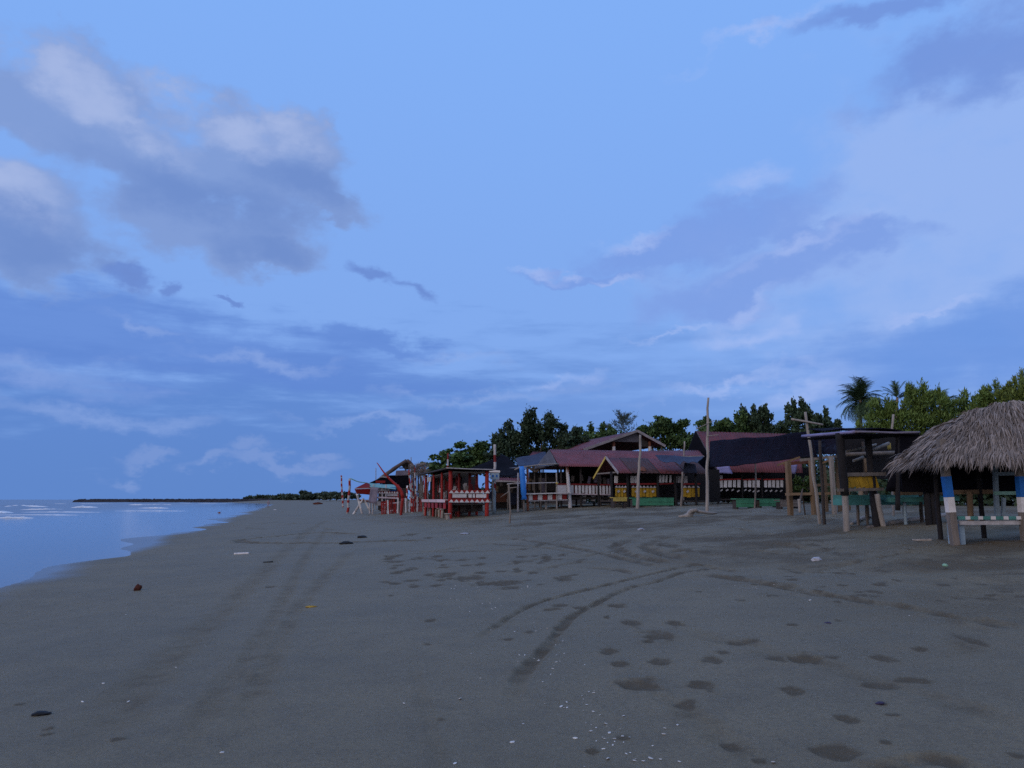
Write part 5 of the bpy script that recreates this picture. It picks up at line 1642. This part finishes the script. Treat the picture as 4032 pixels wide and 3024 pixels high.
# curved red prow-like timber
def prow():
    b = atY(1578, 2004, 58); b.z = gz(b.x, b.y)
    t = Thing('curved_red_prow', 'curved red boat prow timber sweeping up to the left', 'boat prow', b, 0)
    pts = [t.px(*q) for q in ((1586, 1960), (1580, 1930), (1556, 1906), (1530, 1882), (1508, 1856), (1492, 1832), (1484, 1822))]
    t.tube('prow', pts, [.14, .125, .095, .075, .055, .04, .03], 'red', sub=14)
    t.tube('stem', [(t.px(1578, 2000).x, 0, -.3), pts[0]], (.10, .13), 'red', sub=6)
prow()

# ------------------------------------------------------------------ far red hut with the teal awning
def far_hut():
    p = gnd(1560, 2004)
    Y = 66
    p = atY(1540, 2000, Y); p.z = gz(p.x, p.y)
    t = Thing('teal_awning_hut', 'small red and white hut with a teal cloth awning and red roof flap', 'hut', p)
    zr = t.px(1500, 1908).z
    x0, x1 = t.px(1470, 1950).x, t.px(1568, 1950).x
    for x in (x0, (x0 + x1) / 2, x1):
        for y in (0, 2.5): post(t, x, y, zr, .08, 'dirtywhite' if x < x1 else 'red')
    t.sheet('awning', [t.px(1442, 1902, 1.2), t.px(1560, 1910, 1.2), t.px(1560, 1926, -.4), t.px(1458, 1917, -.4)], 'tealtarp', sag=.1, amp=.06, thick=.02)
    t.tube('awning_tail', [t.px(1380, 1884, 1.2), t.px(1410, 1897, 1.2), t.px(1448, 1902, 1.2)], (.05, .04), 'tealtarp', sub=8)
    # red gabled roof flap to the left
    t.sheet('roof_flap', [t.px(1443, 1900, .2), t.px(1454, 1904, .2), t.px(1466, 1922, -.3), t.px(1398, 1922, -.3)], 'darkred', nx=8, ny=5, amp=.04)
    t.sheet('roof_flap', [t.px(1396, 1926, -.3), t.px(1466, 1924, -.3), t.px(1460, 1948, -.1), t.px(1404, 1944, -.1)], 'red', nx=8, ny=5, amp=.04)
    t.beam('flap_batten', t.px(1396, 1924, -.34), t.px(1466, 1922, -.34), .05, .06, 'dirtywhite')
    t.sheet('drape', [t.px(1460, 1918, -.5), t.px(1492, 1920, -.5), t.px(1482, 1984, -.5), t.px(1450, 1980, -.5)], 'greycloth', nx=10, ny=6, amp=.1, ns=2)
    t.box('blue_board', t.px(1548, 1927, .1), (.5, .04, .34), 'blue')
    def z(v): return t.px(1520, v).z
    for (vt, vb) in ((1934, 1943), (1956, 1963)):
        t.box('rail_board', ((x0 + x1) / 2 + .2, -.05, (z(vt) + z(vb)) / 2), (x1 - x0 - .2, .03, z(vt) - z(vb)), 'darkred')
        zigzag(t, 'scallop', x0 + .4, x1, -.1, z(vb), 8, (z(vt) - z(vb)) * .95, 'white')
    t.box('panel', ((x0 + x1) / 2 + .6, -.03, z(1949)), (1.0, .03, .18), 'dirtywhite')
    t.beam('counter', t.px(1488, 1958, -.3), t.px(1568, 1962, -.3), .3, .12, 'pinkwhite')
    for u in (1496, 1512, 1525): t.box('hanging_board', t.px(u, 1932, .1), (.3, .04, .5), 'white')
    for i, u in enumerate((1482, 1492, 1508, 1522)): t.box('low_panel', t.px(u, 1982, -.1), (.28, .05, .36), ['dirtywhite', 'dirtywhite', 'red', 'red'][i])
    wa, wb = t.px(1490, 1950, 2.5).x, t.px(1600, 1950, 2.5).x
    t.box('shade_backing', ((wa + wb) / 2, 2.6, z(1965)), (wb - wa, .04, 1.9), 'darkwood')  # added dark board: the shade inside is put into its colour
far_hut()

# low picket fence running behind the barber posts
def fence():
    p = atY(1600, 2000, 64); p.z = gz(p.x, p.y)
    t = Thing('picket_fence', 'low red and white picket fence behind the barber-striped posts', 'fence', p)
    a, b = t.px(1500, 1990), t.px(1700, 1988)
    n = 26
    for i in range(n):
        f = (i + .5) / n
        x = a.x + (b.x - a.x) * f
        h = random.uniform(.75, 1.25)
        z0 = t.g(x, 0)
        t.box('picket', (x, random.uniform(-.05, .05), z0 + h / 2 - .1), (.11, .03, h + .2), random.choice(['dirtywhite', 'red', 'white', 'wood', 'darkred']), (0, random.uniform(-.06, .06), 0))
    for h in (.4, .85): t.beam('rail', (a.x, .08, t.g(a.x, 0) + h), (b.x, .08, t.g(b.x, 0) + h), .05, .08, 'pinkwhite' if h > .5 else 'wood')
fence()

# leaning striped trestle in front of it
def trestle():
    b = gnd(1428, 2022)
    t = Thing('striped_trestle', 'white and red striped trestle standing astride on the sand', 'trestle', b, 0)
    for (f, hd) in (((1386, 2032), (1432, 1962)), ((1468, 2030), (1437, 1970)), ((1428, 2000), (1405, 1944))):
        fp = t.px(*f); fp.z = min(fp.z, .0) - .06
        t.tube('leg', [fp, t.px(*hd)], (.12, .10), None, stripes=('white', 'dirtywhite', .62), sub=14)
    t.tube('crossbar', [t.px(1412, 1968), t.px(1452, 1974)], (.08, .08), 'rust')
    t.tube('crossbar', [t.px(1420, 1976, .1), t.px(1440, 1978, .1)], (.06, .06), 'dirtywhite')
trestle()

# ------------------------------------------------------------------ brown gabled hut behind
def brown_gable():
    p = atY(1560, 1990, 76); p.z = gz(p.x, p.y)
    t = Thing('brown_gable_hut', 'open hut with a bowed brown thatch gable and black tarp skirts', 'hut', p)
    ap = t.px(1601, 1814); L = t.px(1500, 1886); Rr = t.px(1628, 1840)
    D = 5
    def rf(a, b, nm):
        pts = []
        mid = a.lerp(b, .5) + Vector((0, 0, .12))
        t.tube('rake', [a + Vector((0, -.1, 0)), mid + Vector((0, -.1, 0)), b + Vector((0, -.1, 0))], (.2, .16), 'brownthatch', sub=8, wob=.04)
        t.sheet('roof', [a, a + Vector((0, D, 0)), b + Vector((0, D, 0)), b], 'brownthatch', amp=.08, sag=-.12, thick=.12)
    rf(ap, L, 0); rf(ap, Rr, 1)
    t.beam('tie_beam', t.px(1572, 1843), t.px(1620, 1842), .08, .1, 'darkwood')
    t.beam('king_post', t.px(1597, 1822), t.px(1597, 1852), .1, .1, 'darkwood')
    t.sheet('inner_tarp', [t.px(1560, 1853), t.px(1612, 1851), t.px(1612, 1872), t.px(1556, 1874)], 'greycloth', nx=8, ny=4, amp=.06)
    t.sheet('black_skirt', [t.px(1510, 1872, .1), t.px(1612, 1870, .1), t.px(1620, 1930, .1), t.px(1500, 1930, .1)], 'netsolid', nx=10, ny=5, amp=.08)
    t.sheet('black_skirt', [t.px(1500, 1880, -.4), t.px(1546, 1884, -.4), t.px(1545, 1905, -.6), t.px(1450, 1903, -.6)], 'netsolid', nx=10, ny=5, amp=.08)
    t.box('red_board', t.px(1498, 1897, -.8), (.9, .04, .22), 'red')
    for q in (L, Rr, t.px(1560, 1900)): t.tube('post', [(q.x, 0, t.g(q.x, 0) - .2), (q.x, 0, q.z)], (.09, .08), 'darkwood')
    t.tube('roof_scrap', [t.px(1498, 1878, -.5), t.px(1535, 1880, -.5)], (.05, .05), 'dirtywhite')
brown_gable()

# ------------------------------------------------------------------ hut with the rolled blue tarp
def tarp_hut():
    p = gnd(2074, 2012)
    t = Thing('blue_roll_hut', 'small open hut with a bright blue rolled tarp hanging at its corner', 'hut', p)
    a, b = t.px(2050, 1840, -.1), t.px(2200, 1826, -.1)
    D = 2.6
    W = t.px(2240, 1942).x
    t.tube('roof_pole', [a + Vector((-.4, 0, -.15)), a, (a + b) / 2 + Vector((0, 0, .05)), b], (.045, .04), 'palewood', sub=10, wob=.03)
    t.sheet('roof', [Vector((a.x, D, a.z + .05)), Vector((b.x, D, b.z + .05)), b + Vector((0, 0, -.02)), a + Vector((0, 0, -.02))], 'greyroof', amp=.05, thick=.03)
    z0 = a.z
    post(t, .06, 0, z0 - .05, .085, 'rust')
    post(t, -.25, -.2, z0 - .05, .07, 'wood')
    for (u, y, mk, r) in ((2040, .2, 'dirtywhite', .06), (2150, 2.2, 'palewood', .06), (2105, 2.3, 'wood', .05), (2192, -.15, 'palewood', .05), (2130, 1.5, 'wood', .05)):
        x = t.px(u, 1920, y).x
        post(t, x, y, t.px(u, 1862, y).z, r, mk)
    # the blue roll
    c0, c1 = t.px(2054, 1836, -.35), t.px(2064, 1966, -.35)
    pts = [c0.lerp(c1, f) for f in (0, .1, .3, .6, .85, .9, 1)]
    t.tube('blue_tarp_roll', pts, [.13, .16, .17, .17, .17, .12, .20], 'bluetarp', sides=12)
    # benches: white planks with red and white boards
    def z(v, y=0): return t.px(2150, v, y).z
    t.beam('seat_plank', t.px(2070, 1945, -.1), t.px(2245, 1940, -.1), .35, .07, 'white')
    t.beam('base_plank', t.px(2080, 1973, -.05), t.px(2235, 1968, -.05), .12, .06, 'dirtywhite')
    p0, p1 = t.px(2078, 1959, -.02), t.px(2232, 1956, -.02)
    n = 8
    for i in range(n):
        c = p0.lerp(p1, (i + .5) / n)
        t.box('board', c, ((p1.x - p0.x) / n * .88, .03, .32), 'white' if i % 2 == 0 else 'red')
    t.tube('long_rail', [t.px(1998, 1905, -.25), t.px(2198, 1900, -.25)], (.035, .03), 'dirtywhite', wob=.03)
    t.tube('yellow_tie', [t.px(2190, 1900, -.3), t.px(2196, 1906, -.3)], (.06, .06), 'palegold', sub=2)
    for (u, v, y, w_, h_, mk) in ((2085, 1890, 2.4, .3, .15, 'timber'), (2080, 1915, 2.4, .3, .5, 'timber'), (2100, 1910, 2, .12, .7, 'wood'), (2125, 1905, 2, .12, .8, 'wood'), (2170, 1905, 2.2, .5, .9, 'darkwood'), (2142, 1910, 2.3, .4, .9, 'greycloth')):
        t.box('inner_board', t.px(u, v, y), (w_, .04, h_), mk)
    wa, wb = t.px(2085, 1900, D).x, t.px(2230, 1900, D).x
    t.box('shade_backing', ((wa + wb) / 2, D + .1, t.px(2150, 1910, D).z), (wb - wa, .04, 1.7), 'darkwood')  # dark board added so the inside of the hut looks shaded
    t.tube('leg', [t.px(2150, 1972, .2), Vector((t.px(2150, 1972, .2).x, .2, t.g(1.2, .2) - .2))], (.07, .07), 'palewood')
tarp_hut()
# dark stall filling the gap behind the thin stick
def gap_stall():
    p = atY(2000, 2010, 54); p.z = gz(p.x, p.y)
    t = Thing('dark_stall', 'dark cluttered stall seen behind the thin forked stick', 'stall', p)
    wa, wb = t.px(1935, 1950, 1.2).x, t.px(2062, 1950, 1.2).x
    t.box('shade_backing', ((wa + wb) / 2, 1.2, t.px(2000, 1950, 1.2).z), (wb - wa, .05, 1.9), 'darkwood')  # added dark board standing for the shade behind the clutter
    t.beam('eave', t.px(1940, 1895, .2), t.px(2050, 1900, .2), .1, .1, 'barge')
    for (u, v, w_, h_, mk) in ((1970, 1960, .9, .6, 'rust'), (1935, 1950, .5, .5, 'navytarp'), (2020, 1965, .7, .8, 'navytarp'), (1992, 1970, .3, .2, 'dirtywhite'), (1955, 1925, .25, .4, 'timber'), (1975, 1905, .2, .3, 'wood'), (2010, 1930, .3, .3, 'wood')):
        t.box('hung_cloth', t.px(u, v, .6), (w_, .05, h_), mk, (0, random.uniform(-.1, .1), 0))
    for u in (1940, 2000, 2038): post(t, t.px(u, 1950, .2).x, .2, t.px(u, 1880, .2).z, .06, 'wood')
gap_stall()

# ------------------------------------------------------------------ undergrowth closing the view behind the stalls
def undergrowth():
    cl = []
    r_ = random.Random(5)
    for i in range(230):
        u = 1640 + (6600 - 1640) * i / 230 + r_.uniform(-12, 12)
        Y = np.interp(u, [1640, 1900, 2700, 3150, 3350, 3700, 4300, 6600], [88, 80, 76, 68, 52, 40, 32, 22]) + r_.uniform(-2, 2)
        b = atY(u, 1960, Y); b.z = gz(b.x, b.y)
        h = r_.uniform(1.5, 3.2) * min(1, .6 + (u - 1640) / 900)
        cl.append((b + Vector((0, 0, h * .45)), (r_.uniform(1.0, 1.7), 1.2, h * .6)))
    for i in range(130):
        u = 2650 + (6600 - 2650) * i / 130 + r_.uniform(-12, 12)
        Y = np.interp(u, [2650, 3150, 3350, 3700, 4300, 6600], [80, 72, 56, 44, 36, 26]) + r_.uniform(-2, 2)
        b = atY(u, 1960, Y); b.z = gz(b.x, b.y)
        h = r_.uniform(3.4, 5.0) * np.interp(u, [2650, 3300, 3800], [1, .95, .8])
        cl.append((b + Vector((0, 0, h * .5)), (r_.uniform(1.2, 1.8), 1.2, h * .55)))
    o = leaf_mesh('undergrowth', cl, 62000, .40, 'leafdark', None, .2, 1.8, .2, 77)
    tag(o, 'dense dark undergrowth closing the view behind the stalls', 'undergrowth', kind='stuff')
undergrowth()

# ------------------------------------------------------------------ driftwood, litter, shells
def log_thing(label, pts, rad, mk='palewood', cat='driftwood', Y=None, lift=.4):
    w_ = [gnd(u, v) for (u, v, *_) in pts]
    c = w_[0].copy()
    t = Thing('driftwood_log', label, cat, c, 0)
    q = []
    for (u, v, *h), p in zip(pts, w_):
        d = Vector((p.x, p.y, gz(p.x, p.y))) - c
        q.append(d + Vector((0, 0, (h[0] if h else 0) + rad[0] * lift)))
    t.tube('log', q, rad, mk, wob=.03, sub=12)
    return t
t = log_thing('gnarled bleached driftwood arching at the foot of the tallest pole', [(2672, 2036), (2712, 2033), (2730, 2030, .20), (2752, 2030, .14), (2790, 2026, .04), (2822, 2022)], [.045, .06, .12, .14, .12, .07, .07, .06, .06, .06, .05, .05, .04], 'palewood')
t.tube('branch', [t.px(2706, 2032), t.px(2722, 2012), t.px(2745, 2008)], (.07, .09), 'palewood', sub=6)
log_thing('long bleached log lying under the flat hut', [(3500, 2068), (3580, 2052), (3660, 2042), (3745, 2030)], (.075, .07))
log_thing('bent bleached branch between the two front posts of the flat hut', [(3352, 2068), (3400, 2052, .08), (3430, 2046, .06), (3475, 2052)], (.05, .045))
log_thing('short driftwood piece in front of the flat hut post', [(3418, 2082), (3468, 2074)], (.055, .05), 'wood')
log_thing('straight pale stick alone on the sand near the gazebo', [(3592, 2132), (3666, 2130)], (.035, .035), 'palewood')
log_thing('thin white stick lying on the wet sand', [(922, 2184), (980, 2181)], (.04, .035), 'white')
log_thing('small dark twig near the thin white stick', [(1035, 2216), (1075, 2213)], (.02, .018), 'black')

def lump(label, u, v, size, mk, name, cat, squash=.6, seed=0, group=None, sink=.25):
    p = gnd(u, v)
    bm = bmesh.new()
    bmesh.ops.create_icosphere(bm, subdivisions=2, radius=.5)
    for x in bm.verts:
        k = 1 + .45 * mnoise.noise(x.co * 2.2 + Vector((seed, 0, 0)))
        x.co = Vector((x.co.x * size[0] * k, x.co.y * size[1] * k, x.co.z * size[2] * k))
    me = bpy.data.meshes.new(name); bm.to_mesh(me); bm.free()
    me.materials.append(M[mk])
    o = link(bpy.data.objects.new(name, me))
    o.location = p + Vector((0, 0, size[2] * (.5 - sink)))
    o.rotation_euler = (0, 0, random.uniform(-.5, .5))
    tag(o, label, cat, group)
    return o
lump('round brown coconut husk on the smooth sand near the water', 542, 2324, (.15, .15, .16), 'coconut', 'coconut_husk', 'coconut', seed=1)
lump('larger black scrap of litter on the sand below the far huts', 1362, 2142, (.46, .3, .14), 'black', 'black_litter', 'litter', seed=2)
lump('smaller black scrap of litter up the beach from the larger one', 1427, 2117, (.42, .3, .12), 'black', 'black_litter', 'litter', seed=3)
lump('yellow scrap of litter on the smooth sand', 1225, 2391, (.17, .09, .03), 'yellow', 'yellow_litter', 'litter', seed=4)
lump('crumpled pale plastic bag in front of the dark huts', 3214, 2208, (.17, .13, .09), 'plastic', 'plastic_bag', 'litter', seed=5)
lump('mint green plastic cup on the trampled sand', 3722, 2229, (.085, .07, .05), 'greenplastic', 'plastic_cup', 'litter', seed=6)
lump('small purple wrapper on the open sand', 3262, 2455, (.07, .05, .025), 'purple', 'wrapper', 'litter', seed=7)
lump('dark purple wrapper low in the frame among the footprints', 3464, 2771, (.06, .035, .02), 'purple', 'wrapper', 'litter', seed=8)
lump('black flat scrap on the lower left sand', 162, 2812, (.15, .09, .03), 'black', 'black_litter', 'litter', seed=9)
lump('brown heap of weed on the far sand', 1252, 1986, (2.3, 1.2, .75), 'coconut', 'weed_heap', 'weed', seed=10)
lump('reddish float drifting in the shallow water', 863, 2023, (.5, .4, .35), 'rust', 'float', 'float', seed=11)
lump('white scrap lying on the sand under the far hut', 1555, 2012, (.9, .4, .16), 'white', 'white_litter', 'litter', seed=12)
lump('white scrap near the water far up the beach', 1083, 2008, (.55, .3, .12), 'white', 'white_litter', 'litter', seed=13)
lump('pale scrap on the trampled sand below the thin stick', 1830, 2104, (.34, .18, .09), 'plastic', 'white_litter', 'litter', seed=14)
lump('white pebble of litter above the looping tracks', 2524, 2088, (.2, .14, .1), 'plastic', 'white_litter', 'litter', seed=15)

# shells: each one in view is an object; they share four meshes
def shell_mesh(seed):
    r_ = random.Random(seed)
    bm = bmesh.new()
    bmesh.ops.create_icosphere(bm, subdivisions=1, radius=.5)
    for x in bm.verts:
        k = 1 + r_.uniform(-.25, .25)
        x.co = Vector((x.co.x * k * 1.25, x.co.y * k * .85, max(-.2, x.co.z * k * .45)))
    me = bpy.data.meshes.new('shell_fragment'); bm.to_mesh(me); bm.free()
    me.materials.append(M['shell'])
    return me
shells = [shell_mesh(i) for i in range(5)]
BIG = [(1812, 2752, 22), (2018, 2924, 24), (1792, 3008, 24), (2394, 2988, 26), (2563, 2988, 22), (2210, 2783, 20), (2265, 2908, 20), (2400, 2886, 18), (2384, 2850, 15), (2455, 2820, 16), (2615, 2892, 18), (2618, 2868, 14),
       (2667, 2855, 14), (2325, 2880, 16), (2060, 2852, 15), (2375, 2950, 16), (2497, 2995, 16), (3046, 3002, 22), (1590, 2770, 14), (505, 2764, 16), (406, 2692, 14), (325, 2764, 14), (875, 2964, 18), (2600, 2990, 14), (2675, 3000, 14),
       (3190, 2364, 12), (3580, 2425, 12), (2045, 2580, 13), (2120, 2602, 12), (2190, 2608, 14), (2205, 2605, 11), (2215, 2525, 11), (2155, 2475, 10), (2130, 2478, 12), (1855, 2575, 11), (1843, 2682, 10), (1892, 2671, 10), (1985, 2633, 13)]
srng = random.Random(17)
spots = list(BIG)
while len(spots) < 150:
    k = srng.random()
    if k < .55:
        f = srng.random()
        u = 2080 + 420 * f + srng.gauss(0, 75); v = 2460 + 560 * f + srng.gauss(0, 40)
        s_ = srng.uniform(5, 11) * (1 + .5 * f)
    elif k < .75: u, v, s_ = srng.gauss(1890, 60), srng.gauss(2378, 14), srng.uniform(4, 9)
    elif k < .88: u, v, s_ = srng.uniform(1700, 2100), srng.uniform(2300, 2330), srng.uniform(4, 8)
    elif k < .95: u, v, s_ = srng.gauss(2960, 120), srng.gauss(2315, 14), srng.uniform(4, 8)
    else: u, v, s_ = srng.uniform(400, 1300), srng.uniform(2380, 2800), srng.uniform(5, 10)
    if 0 < u < 4032 and v < 3022: spots.append((u, v, s_))
for i, (u, v, s_) in enumerate(spots):
    p = gnd(u, v)
    if p is None: continue
    d = (p - CAM).length
    k = .8 * s_ * d / F
    o = bpy.data.objects.new('shell_fragment', shells[i % 5])
    o.location = p + Vector((0, 0, .1 * k))
    o.scale = (k, k * srng.uniform(.6, 1), k * srng.uniform(.6, .9))
    o.rotation_euler = (srng.uniform(-.3, .3), srng.uniform(-.3, .3), srng.uniform(0, 6.28))
    tag(link(o), 'small bleached white shell fragment lying on the dark sand', 'shell', 'white shell fragments strewn over the sand')

# ------------------------------------------------------------------ a bather standing in the shallows far up the beach
def bather():
    d = ray(1056, 1999)
    p = CAM + d * ((WATER_Z - CAM.z) / d.z)
    t = Thing('person', 'person in pale clothes standing in the shallows far up the beach', 'person', p, 0)
    H = 1.68
    J = dict(pel=(0, 0, .93), waist=(0, 0, 1.1), chest=(0, 0, 1.3), neck=(0, 0, 1.45), head=(0, 0, 1.58), top=(0, 0, 1.67),
             ls=(-.18, 0, 1.38), le=(-.25, .03, 1.12), lh=(-.24, -.04, .86), rs=(.18, 0, 1.38), re=(.26, .02, 1.12), rh=(.22, -.06, .88),
             lk=(-.11, -.02, .5), lf=(-.13, 0, .06), lt=(-.14, -.16, .02), rk=(.11, 0, .5), rf=(.12, .05, .06), rt=(.13, -.11, .02), lp=(-.1, 0, .88), rp=(.1, 0, .88))
    E = [('pel', 'waist'), ('waist', 'chest'), ('chest', 'neck'), ('neck', 'head'), ('head', 'top'), ('chest', 'ls'), ('ls', 'le'), ('le', 'lh'), ('chest', 'rs'), ('rs', 're'), ('re', 'rh'),
         ('pel', 'lp'), ('lp', 'lk'), ('lk', 'lf'), ('lf', 'lt'), ('pel', 'rp'), ('rp', 'rk'), ('rk', 'rf'), ('rf', 'rt')]
    rad = dict(pel=.15, waist=.13, chest=.15, neck=.06, head=.10, top=.07, ls=.07, le=.05, lh=.04, rs=.07, re=.05, rh=.04, lk=.065, lf=.045, lt=.04, rk=.065, rf=.045, rt=.04, lp=.1, rp=.1)
    keys = list(J)
    me = bpy.data.meshes.new('body')
    me.from_pydata([J[k] for k in keys], [(keys.index(a), keys.index(b)) for a, b in E], [])
    o = bpy.data.objects.new('body', me); o.parent = t.e; link(o)
    me.materials.append(M['skin'])
    sk = o.modifiers.new('skin', 'SKIN'); o.modifiers.new('sub', 'SUBSURF').levels = 1
    for i, k in enumerate(keys):
        me.skin_vertices[0].data[i].radius = (rad[k], rad[k] * .8)
        me.skin_vertices[0].data[i].use_root = (k == 'pel')
    t.tube('shirt', [(0, 0, .92), (0, 0, 1.1), (0, 0, 1.3), (0, 0, 1.44)], [.19, .17, .20, .09], 'cloth', sides=12)
    t.tube('shorts', [(0, 0, .95), (0, 0, .60)], (.19, .21), 'cloth', sides=12)
bather()
